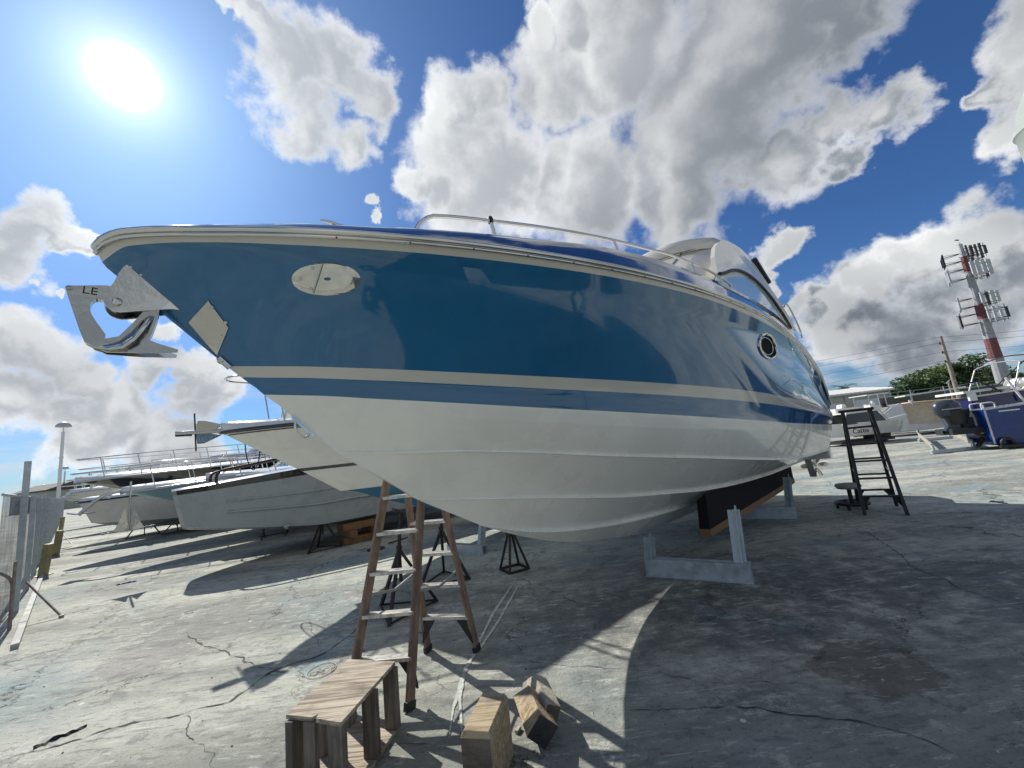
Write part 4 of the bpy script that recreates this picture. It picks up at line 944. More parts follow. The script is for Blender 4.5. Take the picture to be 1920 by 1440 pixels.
# pale blue hull
p6 = bowpos(228, 12.0); z6_ = zat(228, 925, p6)
b6, f6 = gen_boat('cabin_cruiser', 'pale blue hulled cruiser with long chrome rails behind the grey boat', 'boat', p6, TH, 9.5, 3.1, z6_, z6_+.25, .5, 1.15, 'pale_blue', 'pale_blue', 'black_hull', rake=2.3)
bowrail(b6, f6, .3, 4.5, .55, 5, r=.014, ahead=.25); arch_cabin(b6, 3.2, 6.5, 1.1, z6_+.1, z6_+.85, 1.2)
a6 = thing('anchor', 'small dark anchor on the bow of the pale blue cruiser', 'anchor', Vector((p6.x, p6.y, 0)), TH)
m = MB(); m.tube(catmull([np.array(q) for q in [(.3, 0, z6_+.1), (-.3, 0, z6_), (-.62, 0, z6_-.28), (-.75, 0, z6_-.42)]], 4), .045, 8); m.build('shank', 'steel_dull', a6)
m = MB(); m.prism([(-.8, -.22, z6_-.40), (-.45, 0, z6_-.42), (-.8, .22, z6_-.40), (-.95, 0, z6_-.36)], (0, 0, .03)); m.build('fluke', 'steel_dull', a6)
# black/cream cruiser
p7 = bowpos(140, 15.5); z7_ = zat(140, 905, p7)
b7, f7 = gen_boat('cabin_cruiser', 'cream cruiser with black upper hull and oval pulpit rail near the fence', 'boat', p7, TH, 11, 3.6, z7_, z7_+.15, .7, 1.5, 'black_hull', 'cream', 'cream', rake=3.2)
bowrail(b7, f7, .3, 5.5, .62, 6, r=.018, ahead=.3, mid_rail=True); arch_cabin(b7, 5.0, 9.0, 1.3, z7_+.1, z7_+1.2, 1.8)
m = MB(); m.box((1.9, .3, z7_+.45), (.3, .25, .2)); m.lathe([(.2, 0), (.24, .08), (.2, .2), (.08, .26), (.001, .27)], (5.2, -.2, z7_+.95), 14); m.tube([(5.2, -.2, z7_), (5.2, -.2, z7_+.95)], .05, 8); m.build('radar_dome', 'white_plastic', b7)
# low grey/white boat by the fence
p8 = bowpos(150, 18.5); z8_ = zat(150, 948, p8)
b8, f8 = gen_boat('open_boat', 'low white open boat with black gunwale stripe close to the fence', 'boat', p8, TH, 7, 2.3, z8_+.1, z8_+.2, .3, .6, 'gel_white', 'gel_white', 'grey_hull', rake=.4, gun='black_rubber')
for i, (s, h_) in enumerate(((1.8, .55), (2.9, .6))):
    m = MB(); m.box((s, -.6, z8_+.1+h_/2), (.14, .14, h_)); m.build('piling_guide', 'black_steel', b8, bevel=.01)
# farther white boats, row recedes along the fence
for i, (px, d, py, lab) in enumerate(((132, 22, 925, 'white cruiser with bright rails beyond the black and cream cruiser'), (125, 28, 930, 'distant white cruiser, second beyond the black and cream one'), (118, 36, 935, 'distant white cruiser farthest along the fence'), (205, 19.5, 915, 'white cabin boat with sunlit deck between the pale blue and black boats'))):
    p = bowpos(px, d); z = max(1.6, zat(px, py, p)); b, f = gen_boat('cabin_cruiser', lab, 'boat', p, TH, 9.5, 3.1, z, z+.1, .5, 1.0, 'gel_white', 'gel_white', 'black_hull', rake=1.8, stripe=('navy', 'black_hull', 'barge_blue', 'red_paint')[i], sf=(.3, .36))
    bowrail(b, f, .3, 4.5, .7, 5, r=.03, ahead=.3); arch_cabin(b, 3.4, 7.2, 1.15, z+.1, z+1.1, 1.3)
# standing danforth anchor on the ground of pale blue boat
q = at(243, 962, p6.y-2.5)
t = thing('anchor', 'pointed grey fluke anchor hanging in front of the black bottom', 'anchor', (q.x, q.y, .55), TH); t.scale = (.55, .55, .5)
m = MB(); m.tube([(0, 0, 1.0), (.0, 0, 2.9)], .03, 8); m.build('shank', 'steel_dull', t)
for sg in (1, -1):
    m = MB(); m.prism([(0, 0, .95), (sg*.42, -.05, 1.0), (sg*.30, -.06, 1.25), (sg*.12, 0, 1.9)], (0, .02, 0)); m.build('fluke', 'steel_dull', t)
m = MB(); m.tube([(-.7, 0, .98), (.7, 0, 1.02)], .02, 6); m.build('stock_bar', 'black_steel', t)
# small trestle & cans beneath the grey boat
q = ground(315, 1008); t = thing('trestle', 'low dark trestle frame under the grey open boat', 'trestle', (ground(516, 1008).x, ground(516, 1008).y, 0), TH)
for x in (-.3, .3):
    m = MB(); m.bar((x-.1, -.3, .02), (x, -.2, .42), .03, .03); m.bar((x+.1, .3, .02), (x, .2, .42), .03, .03); m.bar((x, -.25, .42), (x, .25, .42), .05, .05); m.build('leg', 'black_steel', t)
m = MB(); m.bar((-.4, 0, .1), (.4, 0, .1), .03, .03); m.bar((-.4, 0, .46), (.4, 0, .46), .08, .06); m.build('crossbar', 'black_steel', t)
# tarpaulin scraps / paint tray under boats
for px, py, lab in ((705, 1030, 'flat black rubber pad on the concrete behind the ladder'),):
    q = ground(px, py); m = MB(); m.lathe([(.001, .03), (.16, .03), (.19, .015), (.19, 0)], (0, 0, 0), 18); tag(m.build('rubber_pad', 'black_rubber', loc=(q.x, q.y, .0)), lab, 'pad')
# ================================================================== left: fence, barrier, lamps
fa = Vector((-7.6, 6.05, 0)); fd = Vector((ray(133, 939).x, ray(133, 939).y, 0)).normalized()
fa = ground(12, 1160); fa = fa - fd*2.2
fence = thing('chain_link_fence', 'grey screened chain-link fence with steel posts running along the left edge', 'fence', (fa.x, fa.y, 0), math.atan2(fd.y, fd.x))
FL, FH = 62, 1.93; nP = 24
m = MB(); m.grid([[Vector((i*FL/60, 0, .08)) for i in range(61)], [Vector((i*FL/60, 0, FH)) for i in range(61)]], smooth=False); m.build('screen_fabric', 'screen', fence)
m = MB(); m.tube([(0, 0, FH), (FL, 0, FH)], .02, 6); m.build('top_rail', 'galv', fence)
pr = MB(); pr.bar((0, 0, 0), (0, 0, FH+.05), .075, .075)
for i in range(1, nP+1):
    x = i*FL/nP; m = MB(); hh = FH+.05 + (.55 if i == 1 else 0); m.bar((x, -.06, 0), (x, -.06, hh), .085, .06); m.build('fence_post', 'galv', fence)
m = MB(); m.bar((-.2, -.22, .03), (FL, -.22, .03), .07, .06); o = m.build('kerb', 'curb'); o.location = fence.location; o.rotation_euler = fence.rotation_euler; o['kind'] = 'structure'
# bollards
for px, py, h_, lab in ((80, 1080, .75, 'leaning weathered yellow bollard nearest along the fence foot'), (104, 1042, .8, 'second weathered yellow bollard along the fence foot'), (113, 1000, .9, 'farthest pale bollard along the fence foot')):
    q = ground(px, py); t = thing('bollard', lab, 'bollard', (q.x, q.y, 0), .3, 'bollards along the fence')
    m = MB(); m.bar((0, 0, 0), (.07, 0, h_), .14, .14); m.build('post', 'bollard_yellow', t, bevel=.01); m = MB(); m.box((0, 0, .01), (.26, .26, .02)); m.build('base_plate', 'rust_pipe', t)
# crowd barrier
q0 = ground(18, 1180); q1 = ground(42, 1170)
t = thing('pipe_barrier', 'rusty bent pipe barrier leaning by the fence at the left edge', 'barrier', (q0.x, q0.y, 0), math.atan2(fd.y, fd.x)+2.2)
for k, dx in enumerate((0, .22)):
    m = MB(); m.tube(catmull([np.array(p) for p in [(dx, 0, 0), (dx+.01, 0, .45), (dx+.03, -.02, .7), (dx+.22, -.05, .86), (dx+.55, -.05, .90), (dx+1.2, -.05, .90)]], 5), .02, 8); m.build('bent_pipe', 'rust_pipe', t)
m = MB(); m.tube([(0, 0, .9+.05), (0.02, .02, 0)], .02, 8); m.build('upright_pipe', 'rust_pipe', t)
q = ground(115, 1158); q2 = at(50, 1092, q.y+.15)
m = MB(); m.tube([(0, 0, .02), tuple(q2-Vector((q.x, q.y, 0)))], .016, 8); m.tube([(.0, .0, .0), (0, 0, .04)], .03, 8); tag(m.build('brace_pipe', 'rust_pipe', loc=(q.x, q.y, 0)), 'thin grey pipe brace slanting down from the fence to the concrete', 'pipe')
# hose
pts = [ground(x, y, .015) for x, y in ((3, 1165), (40, 1118), (62, 1080), (75, 1062), (82, 1050), (97, 1040), (104, 1025), (118, 1028), (135, 1022), (125, 1010), (118, 1000))]
oo = Vector((pts[0].x, pts[0].y, 0)); m = MB(); m.tube(catmull([np.array(p-oo) for p in pts], 6), .014, 6); tag(m.build('garden_hose', 'hose', loc=oo), 'pale garden hose snaking along the foot of the screened fence', 'hose')
# lamp posts
def lamp_post(label, px, top, base_h, Y):
    p = at(px, 935, Y); p.z = 0; zt = at(*top, Y).z; k = 1
    t = thing('street_lamp', label, 'street lamp', p, 0, 'lamp posts with domed heads')
    m = MB(); m.tube([(0, 0, 0), (0, 0, zt*.6), (0, 0, zt-1.0)], [.17, .15, .14], 10); m.tube([(0, 0, zt-1.0), (0, 0, zt-.3)], .05, 8)
    for z in (zt*.5, zt*.62): m.tube([(0, 0, z), (0, 0, z+.15)], .19, 10)
    m.build('pole', 'white_plastic', t)
    m = MB(); R = .68; m.lathe([(R, 0), (R*.97, .12), (R*.8, .34), (R*.5, .5), (R*.2, .58), (.001, .6)], (0, 0, zt-.45), 20); m.lathe([(R, 0), (.001, .02)], (0, 0, zt-.45), 20); m.build('domed_head', 'panel_grey', t)
lamp_post('tallest white lamp post with domed head beyond the fence', 109, (113, 794), 0, 45)
lamp_post('mid-distance lamp post with domed head right of the tallest one', 118, (119, 876), 0, 92)
lamp_post('smallest distant lamp post with domed head left of the others', 80, (82, 909), 0, 150)
# far building at the end of row
p = at(100, 935, 95); t = thing('building', 'low pinkish building with dark sloped roof at the end of the boat row', 'building', (p.x-2, p.y, 0), -.3)
m = MB(); m.box((3, 0, 2.2), (14, 8, 4.4)); m.build('wall', 'stucco', t); m = MB(); m.prism([(-4.4, -4.4, 4.4), (10.4, -4.4, 4.4), (10.4, 4.4, 4.4), (-4.4, 4.4, 4.4)], (0, 0, .3)); m.prism([(-4.3, -4.3, 4.7), (-4.3, 4.3, 4.7), (-4.3, 0, 6.2)], (14.6, 0, 0)); m.build('roof', 'screen_dark', t)
for x in (-1, 3, 7):
    m = MB(); m.box((x, -4.03, 2.2), (1.6, .1, 1.5)); m.build('window', 'tint_glass', t)
# ================================================================== debris on the concrete
def lump(name, px0, px1, wdt, label, material, cat='debris', hh=.02):
    a, b = ground(*px0), ground(*px1); m = MB(); n_ = 14; L1 = []; L2 = []; T1_ = []
    for i in range(n_+1):
        p = a.lerp(b, i/n_)-a; d = (b-a).normalized(); nn_ = Vector((-d.y, d.x, 0)); w0 = wdt*(.4+.8*random.random())*(1.5 if i < 4 else .8)*(.3 if i in (0, n_) else 1); jj = nn_*random.uniform(-.3, .3)*wdt
        L1.append(p+nn_*w0/2+jj+Vector((0, 0, .002))); L2.append(p-nn_*w0/2+jj+Vector((0, 0, .002))); T1_.append(p+jj+Vector((0, 0, hh*random.uniform(.6, 1.4))))
    m.grid([L1, T1_, L2], smooth=False); return tag(m.build(name, material, loc=(a.x, a.y, 0)), label, cat)
lump('tar_strip', (62, 1404), (163, 1362), .055, 'crumbly black tar strip lying on the concrete at the lower left', 'tar')
lump('tar_strip', (218, 1098), (256, 1090), .06, 'short black strip of debris on the sunlit concrete toward the fence', 'tar')
lump('tar_strip', (1858, 941), (1890, 944), .08, 'small dark strip of debris on the ground at the far right', 'tar')
lump('tool', (1860, 940), (1889, 943), .05, 'x', 'tar') if False else None
for i in range(70):
    pass
m = MB()
random.seed(3)
for i in range(420):
    x, y = random.uniform(-6, 7), random.uniform(1.6, 9); r_ = random.choice([.003, .004, .006, .009]); a = random.random()*3; z = 0
    m.add([(x-r_, y, z), (x, y-r_*1.3, z), (x+r_*1.2, y, z), (x, y+r_, z), (x+r_*.2, y, z+r_)], [(0,1,4),(1,2,4),(2,3,4),(3,0,4)], random.choice((0, 0, 1)))
o = m.build('grit', ['crack', 'chalk']); o['kind'] = 'stuff'; o['label'] = 'loose grit and paint chips scattered over the concrete'
# hard black hose loop on ground behind ladder
q = ground(603, 1258); m = MB(); m.tube([Vector((.12*math.cos(a), .12*math.sin(a)*1.1, .006)) for a in [i*.35 for i in range(18)]], .003, 6, closed=True)
m.build('x', 'panel_grey').name = 'hose_ring'; o = C.objects[-1]; o.location = (q.x, q.y, 0); o.name = 'wire_ring'; tag(o, 'faint grey ring of thin hose lying left of the plywood bench', 'hose ring')
# work stool by the black ladder
q = ground(1600, 953); t = thing('work_stool', 'small black work stool with tattered seat and ring base beside the black ladder', 'stool', (q.x, q.y, 0))
m = MB(); m.tube([Vector((.24*math.cos(a), .24*math.sin(a), .10)) for a in [i*.35 for i in range(18)]], .03, 8, closed=True)
for a in (0, 1.26, 2.51, 3.77, 5.03): m.bar((0, 0, .10), (.24*math.cos(a), .24*math.sin(a), .10), .04, .03); m.tube([(.22*math.cos(a), .22*math.sin(a), .0), (.22*math.cos(a), .22*math.sin(a), .08)], .025, 8)
m.build('ring_base', 'black_rubber', t); m = MB(); m.tube([(0, 0, .1), (0, 0, .36)], .035, 10); m.build('post', 'black_steel', t)
m = MB(); m.lathe([(.001, .36), (.17, .36), (.2, .40), (.185, .44), (.1, .455), (.001, .45)], (0, 0, 0), 18); m.build('seat', 'rag', t)
# ================================================================== right side yard
# trestle
q = mid(ground(1745, 851), ground(1830, 843)); a, b = ground(1747, 852), ground(1832, 843)
t = thing('boat_trestle', 'low trestle of two pale timbers on galvanised beams left of the blue barge', 'trestle', (a.x, a.y, 0))
bk_ = ground(1723, 829)-a; bk_.z = 0
for s_ in (0, 1):
    m = MB(); m.bar(Vector((0, 0, .065))+bk_*s_, b-a+Vector((0, 0, .065))+bk_*s_, .10, .13); m.build('steel_beam', 'galv', t, bevel=.005)
for f in (.06, .94):
    m = MB(); p = (b-a)*f; m.bar(p+Vector((0, 0, .28)), p+bk_+Vector((0, 0, .34)), .06, .15); m.build('timber', 'timber_pale', t, bevel=.01)
    for s_ in (0, 1):
        m = MB(); m.bar(p+bk_*s_+Vector((0, 0, .13)), p+bk_*s_+Vector((0, 0, .30)), .07, .07); m.build('upright', 'galv', t)
# blue barge
P = lambda x, y, Y: at(x, y, Y)
k0 = P(1846, 768, 13.4); k1_ = P(1884, 832, 13.0); kx = Vector((.93, -.37, 0))
ba = thing('work_barge', 'royal blue flat-sided work boat at the right edge, stern toward the trestle', 'boat', (k0.x, k0.y, 0), math.atan2(kx.y, kx.x))
zt = k0.z; dx = (k1_-k0).dot(kx)
prof = [(0, zt), (dx*.9, .18), (dx+.2, .12), (7.5, .12), (8.2, .6), (8.3, zt+.5), (4, zt+.22)]
m = MB(); m.prism([(x, 0, z) for x, z in prof], (0, 1.3, 0)); m.build('hull', 'barge_blue', ba, bevel=.02)
m = MB(); m.bar((-.03, -.02, zt), (4, -.02, zt+.22), .05, .05); m.bar((4, -.02, zt+.22), (8.3, -.02, zt+.5), .05, .05); m.build('gunwale', 'alu', ba)
m = MB(); m.bar((-.02, -.02, zt-.03), (dx*.88, -.02, .2), .03, .035); m.build('transom_edge', 'alu', ba)
m = MB(); m.box((.55, -.03, zt-.10), (.5, .03, .04)); m.build('fender_strip', 'white_plastic', ba)
m = MB(); m.box((1.55, -.03, zt-.04), (.7, .03, .05)); m.build('fender_strip', 'white_plastic', ba)
for x in (-.55, -.25):
    pass
for y_ in (.2, .75):
    m = MB(); m.tube(catmull([np.array(p) for p in [(.05, y_, zt), (.05, y_, zt+.17), (.12, y_, zt+.21), (.32, y_, zt+.21), (.38, y_, zt+.15), (.38, y_, zt)]], 4), .022, 8); m.build('stern_rail', 'white_plastic', ba)
m = MB(); m.box((-.38, .8, zt-.66), (.85, 1.0, .20)); m.build('motor_well', 'tub_black', ba, bevel=.01)
m = MB(); m.lathe([(.30, 0), (.40, .48), (.42, .5), (.36, .5), (.28, .04), (.001, .03)], (-.45, .7, zt-.42), 18); m.build('tub', 'tub_black', ba)
m = MB(); m.bar((dx*.6, -.2, .10), (dx+1.6, -.25, .12), .1, .08); m.bar((-.4, .5, .8), (dx+.3, .3, .1), .12, .1); m.bar((.3, .5, .8), (-.3, .3, .1), .1, .08); m.build('support_frame', 'black_steel', ba)
m = MB(); m.lathe([(.10, -.05), (.17, -.04), (.19, 0), (.17, .04), (.10, .05), (.08, 0), (.10, -.05)], (.25, -.1, .20), 20, axis=(0, 1, 0)); m.build('wheel', 'black_rubber', ba)
# outboard
q = P(1785, 800, 14.2); ob = thing('outboard_motor', 'dark blue-grey outboard motor mounted off the stern of the royal blue work boat', 'outboard motor', (q.x, q.y, 0), math.atan2(kx.y, kx.x))
zz0 = q.z; sc = 1.0
m = MB(); prof = [(.0, .02), (.20, .06), (.27, .2), (.29, .38), (.26, .52), (.17, .62), (.001, .66)]
m.lathe(prof, (0, 0, zz0+.30), 20); ob1 = m.build('cowling', 'outboard_grey', ob); ob1.scale = (1.35, .85, 1)
m = MB(); m.prism([(-.2, -.1, zz0+.34), (.22, -.1, zz0+.34), (.16, -.1, zz0+.0), (.18, -.1, zz0-.22), (.02, -.1, zz0-.30), (-.16, -.1, zz0-.22), (-.22, -.1, zz0-.1), (-.12, -.1, zz0+.05)], (0, .2, 0)); m.build('midsection', 'outboard_grey', ob, bevel=.03)
m = MB(); m.lathe([(.001, -.25), (.06, -.15), (.08, 0), (.07, .15)], (-.1, 0, zz0-.18), 12, axis=(-1, 0, 0)); m.box((.38, 0, zz0+.1), (.3, .3, .35)); m.build('bracket', 'tub_black', ob)
m = MB(); m.box((0, -.262, zz0+.62), (.5, .01, .03)); m.build('cowling_stripe', 'panel_grey', ob)
# navy sailboat behind
k0 = P(1797, 748, 21.0); nb, nf = gen_boat('sailing_boat', 'navy hulled boat with cluttered white deck behind the blue barge', 'boat', Vector((P(2080, 720, 19).x, P(2080, 720, 19).y, 0)), 0, 1, 1, 1, 1, .5, .6, 'navy', 'navy', 'navy') if False else (None, None)
kk = Vector((.96, -.28, 0)); nb = thing('sailing_boat', 'navy blue sailing boat with cluttered white deck behind the blue work boat', 'boat', (k0.x, k0.y, 0), math.atan2(kk.y, kk.x)); zt = k0.z
m = MB(); rows = []
for f in (0, .5, 1):
    rows.append([Vector((.15*f+x*(1-.03*f), -(1.5*math.sin(min(1, .35+x/5)*math.pi/2)*(1-.35*f)), (zt+.05*x)*(1-f)+.35*f)) for x in [i*.7 for i in range(14)]])
m.grid(rows); m.grid([[Vector((p.x, -p.y, p.z)) for p in r] for r in rows], flip=True)
te = [r[0] for r in rows]; m.add(te+[Vector((p.x, -p.y, p.z)) for p in reversed(te)], [tuple(range(6))])
m.build('hull', 'navy', nb, weld=True); m = MB(); m.grid([rows[0], [Vector((p.x, -p.y, p.z)) for p in rows[0]]]); m.build('deck', 'gel_white', nb)
m = MB(); m.tube([p+Vector((0, 0, .02)) for p in rows[0]], .05, 6); m.build('toe_rail', 'gel_white', nb)
m = MB(); m.prism([(-.35, -1.0, zt+.22), (1.7, -1.2, zt+.25), (1.7, 1.2, zt+.25), (-.35, 1.0, zt+.22)], (0, 0, .12)); m.box((0, -.9, zt+.05), (.3, .15, .45)); m.box((1.3, -1.0, zt+.1), (.25, .15, .4)); m.build('cockpit_seat', 'gel_white', nb, bevel=.02)
m = MB()
for x in (3.6, 4.3, 5.0): m.box((x, -.2, zt+.55), (1.1, 1.5, .35+.1*math.sin(x*3)), rz=.2*x)
m.build('cabin', 'gel_white', nb, bevel=.08)
m = MB(); rr0 = random.Random(5)
for i in range(26): m.box((2.2+rr0.random()*3.8, -1.3+rr0.random()*2, zt+.35+rr0.random()*.35), (.1+rr0.random()*.4, .1+rr0.random()*.3, .1+rr0.random()*.4), rr0.random()*3, rx=rr0.random())
m.build('deck_gear', 'gel_white', nb, bevel=.02)
# bimini frames
for i, (x0, x1, hh_) in enumerate(((1.3, 1.9, 1.5), (2.6, 2.3, 1.75), (3.6, 4.6, 1.9))):
    m = MB(); pts = [(x0, -1.4, zt+.1), (x1-.1, -1.35, zt+hh_*.85), (x1, -1.2, zt+hh_), (x1, 0, zt+hh_+.12), (x1, 1.2, zt+hh_), (x1-.1, 1.35, zt+hh_*.85), (x0, 1.4, zt+.1)]
    m.tube(catmull([np.array(p) for p in pts], 4), .028, 6); m.build('bimini_bow', 'alu' if i != 1 else 'black_rubber', nb)
m = MB()
m.tube([(1.9, -1.25, zt+1.4), (4.6, -1.25, zt+1.85)], .028, 6); m.tube([(.4, -1.3, zt+.1), (2.3, -1.2, zt+1.6)], .025, 6); m.tube([(4.5, -1.3, zt+.2), (2.2, -1.2, zt+1.5)], .025, 6); m.tube([(4.6, -1.3, zt+1.9), (7.5, -1.3, zt+.9)], .03, 6); m.tube([(0.9, -1.3, zt+.1), (.1, -1.4, zt+.75), (-.3, -1.3, zt+.7)], .04, 6)
m.build('bimini_strut', 'black_rubber', nb)
m = MB(); m.tube([(1.55, -1.45, zt-.6), (1.1, -1.45, zt+.75)], .05, 8); m.build('boarding_pole', 'white_plastic', nb)
# tan covered boat
k0 = P(1672, 815, 24.0); kk = Vector((.88, -.47, 0)).normalized(); tb = thing('covered_boat', 'white boat wrapped in a draped tan canvas cover', 'boat', (k0.x, k0.y, 0), math.atan2(kk.y, kk.x))
m = MB(); L1 = 3.9
bot_ = [Vector((x, 0, .35)) for x in np.linspace(.3, L1, 14)]
rows = []
for j in range(7):
    f = j/6; r = []
    for i in range(15):
        u = i/14; x = .15+.55*(1-f)*(1-u)*0+u*(3.95-.25*f*f)+(.35*f if i == 0 else .1*f); y = -.1+1.0*f+.05*math.sin(u*26+f*2)*(1-f*.5); z = .55+f*1.35-.18*f*abs(u-.4)
        r.append(Vector((x, y, z)))
    rows.append(r)
rows.append([Vector((p.x, p.y+1.6, p.z+.05)) for p in rows[-1]]); rows.append([Vector((p.x, p.y+.4, .5)) for p in rows[-1]])
m.grid(rows); m.build('canvas_cover', 'tan_canvas', tb)
m = MB(); m.prism([(-.75, 0, .95), (.3, -.1, 1.75), (.75, -.1, 1.95), (.9, -.1, .5), (.2, 0, .35)], (0, 1.8, 0)); m.build('bow_section', 'gel_white', tb, bevel=.08)
m = MB(); m.prism([(-.9, -.12, .75), (4.5, -.12, .45), (4.5, -.12, .28), (0.2, -.12, .30)], (0, 2.2, 0)); m.build('hull', 'gel_white', tb, bevel=.05)
m = MB(); m.prism([(1.0, -.1, 2.28), (3.6, -.1, 2.38), (3.6, 1.6, 2.38), (1.0, 1.6, 2.28)], (0, 0, .07)); m.build('t_top', 'gel_white', tb, bevel=.02)
for x in (1.3, 3.3):
    m = MB(); m.tube([(x, .1, 2.3), (x, .1, 1.7)], .03, 6); m.build('t_top_leg', 'alu', tb)
# leaning post with sign
q = ground(1722, 812); q.z = 0; sg_ = thing('sign_post', 'slim post with a small white sign in front of the tan covered boat', 'sign', q)
m = MB(); top = at(1705, 750, q.y)-q; m.tube([(0, 0, 0), tuple(top)], .06, 8); m.build('post', 'purplish', sg_)
cc = at(1722, 762, q.y-.1)-q; m = MB(); m.box(tuple(cc), (.62, .04, .34), ry=rad(-0)); m.build('sign_panel', 'white_plastic', sg_); m = MB()
for i, w_ in enumerate((.4, .5, .3)): m.box((cc.x, cc.y-.025, cc.z+.09-.09*i), (w_, .01, .03))
m.build('printed_line', 'panel_grey', sg_)
# white boats near building
def small_white(label, px, py, Y, L1, h1, rz, wid=2.2, blue=False, name='motor_boat'):
    q = at(px, py, Y); t = thing(name, label, 'boat', (q.x, q.y, 0), rz)
    z0_ = max(.25, q.z); m = MB(); rows = []
    for f in (0, .45, 1):
        rows.append([Vector((x, -(wid/2*math.sin(min(1, .15+x/(L1*.6))*math.pi/2)*(1-.3*f)), (z0_+h1+.1*(1-x/L1))*(1-f)+z0_*f)) for x in np.linspace(0, L1, 12)])
    m.grid(rows); m.grid([[Vector((p.x, -p.y, p.z)) for p in r] for r in rows], flip=True); te = [r[-1] for r in rows]; m.add(te+[Vector((p.x, -p.y, p.z)) for p in reversed(te)], [tuple(range(6))]); te = [r[0] for r in rows]; m.add(te+[Vector((p.x, -p.y, p.z)) for p in reversed(te)], [tuple(range(6))])
    m.build('hull', 'gel_white', t, weld=True); m = MB(); m.grid([rows[0], [Vector((p.x, -p.y, p.z)) for p in rows[0]]]); m.build('deck', 'gel_white', t)
    return t, z0_+h1
t, z = small_white('white motor boat with windshield and lettering seen right off the yacht stern', 1552, 822, 22, 3.2, .62, 0.0, 2.4)
m = MB(); m.prism([(.2, -1.0, z), (.55, -.9, z+.55), (2.2, -.9, z+.58), (2.5, -1.0, z)], (0, .03, 0)); m.build('window', 'tint_glass', t); m = MB(); m.prism([(.2, 1.0, z), (.55, .9, z+.55), (2.2, .9, z+.58), (2.5, 1.0, z)], (0, -.03, 0)); m.build('window', 'tint_glass', t); m = MB(); m.tube([(.15, -1.02, z), (.55, -.92, z+.58), (2.3, -.92, z+.61), (2.6, -1.02, z)], .04, 8); m.prism([(.55, -.95, z+.58), (2.3, -.95, z+.61), (2.3, .95, z+.61), (.55, .95, z+.58)], (0, 0, .05)); m.build('window_frame', 'gel_white', t)
for x in (2.75,): m = MB(); m.box((x, -.3, z+.16), (.28, .45, .38), ry=.3); m.build('seat', 'gel_white', t, bevel=.05)
text('Catto', .34, 'lettering', 'black_rubber', t, Matrix.Translation((.85, -1.19, z-.36)) @ Matrix.Rotation(rad(90), 4, 'X'), ext=.015)
m = MB(); m.box((1.5, 0, .18), (2.8, 1.5, .14)); m.build('trailer_frame', 'black_steel', t)
for i, (px, py, Y, L1, rz, lab) in enumerate(((1618, 795, 25, 1.7, .1, 'white centre console boat seen through the rungs of the black ladder'), (1566, 790, 30, 3.0, .0, 'white boat farther back below the open garage door'), (1638, 800, 27, 1.2, .3, 'small white tender with outboard between the ladder and the tan boat'))):
    t, z = small_white(lab, px, py, Y, L1, .8, rz)
    m = MB(); m.prism([(.5, -.25, z), (.58, -.25, z+.36), (.8, -.25, z+.4), (.95, -.25, z)], (0, .5, 0)); m.build('console', 'gel_white', t, bevel=.06)
    m = MB(); m.lathe([(.001, 0), (.12, .02), (.16, .18), (.12, .36), (.001, .4)], (L1+.05, 0, z), 12); m.box((L1+.02, 0, z-.2), (.14, .14, .5)); m.build('outboard', 'tub_black' if i != 1 else 'gel_white', t)
    if i == 0:
        m = MB(); m.prism([(.1, -.6, z+.9), (1.6, -.6, z+.9), (1.6, .6, z+.9), (.1, .6, z+.9)], (0, 0, .05)); m.build('t_top', 'gel_white', t)
        for x in (.3, 1.4):
            for y in (-.5, .5): m = MB(); m.tube([(x, y, z), (x, y, z+.9)], .03, 6); m.build('t_top_leg', 'alu', t)
q = at(1640, 768, 36); t = thing('motor_boat', 'bright red covered boat parked before the right garage door', 'boat', (q.x-1.5, q.y, 0), .1)
m = MB(); m.grid([[Vector((x, -1.1, 1.3+.0)) for x in (0, 1.2, 3, 4.2)], [Vector((x, -.7, 1.95+.1*math.sin(x))) for x in (.3, 1.2, 3, 4.)], [Vector((x, .7, 1.95)) for x in (.3, 1.2, 3, 4.)], [Vector((x, 1.1, 1.3)) for x in (0, 1.2, 3, 4.2)]]); m.build('cover', 'red_paint', t)
m = MB(); m.prism([(0, -1.1, 1.3), (4.6, -1.1, 1.3), (4.4, -1.1, .4), (.6, -1.1, .4)], (0, 2.2, 0)); m.build('hull', 'gel_white', t, bevel=.05)
# long white rail/boat edge
q = at(1672, 775, 22); t = thing('boat_trailer', 'long pale boat trailer beam with dark wheels left of the tan boat', 'trailer', (q.x-1.6, q.y+.4, 0), -.05)
m = MB(); m.bar((-.6, 0, .75), (2.6, 0, 1.25), .15, .12); m.bar((-.4, 0, .4), (1.8, 0, .4), .12, .1); m.build('frame', 'gel_white', t)
for x in (.3, 1.0):
    m = MB(); m.lathe([(.001, -.09), (.2, -.1), (.32, -.09), (.34, 0), (.32, .09), (.2, .1), (.001, .09)], (x, -.2, .34), 18, axis=(0, 1, 0)); m.build('wheel', 'black_rubber', t)
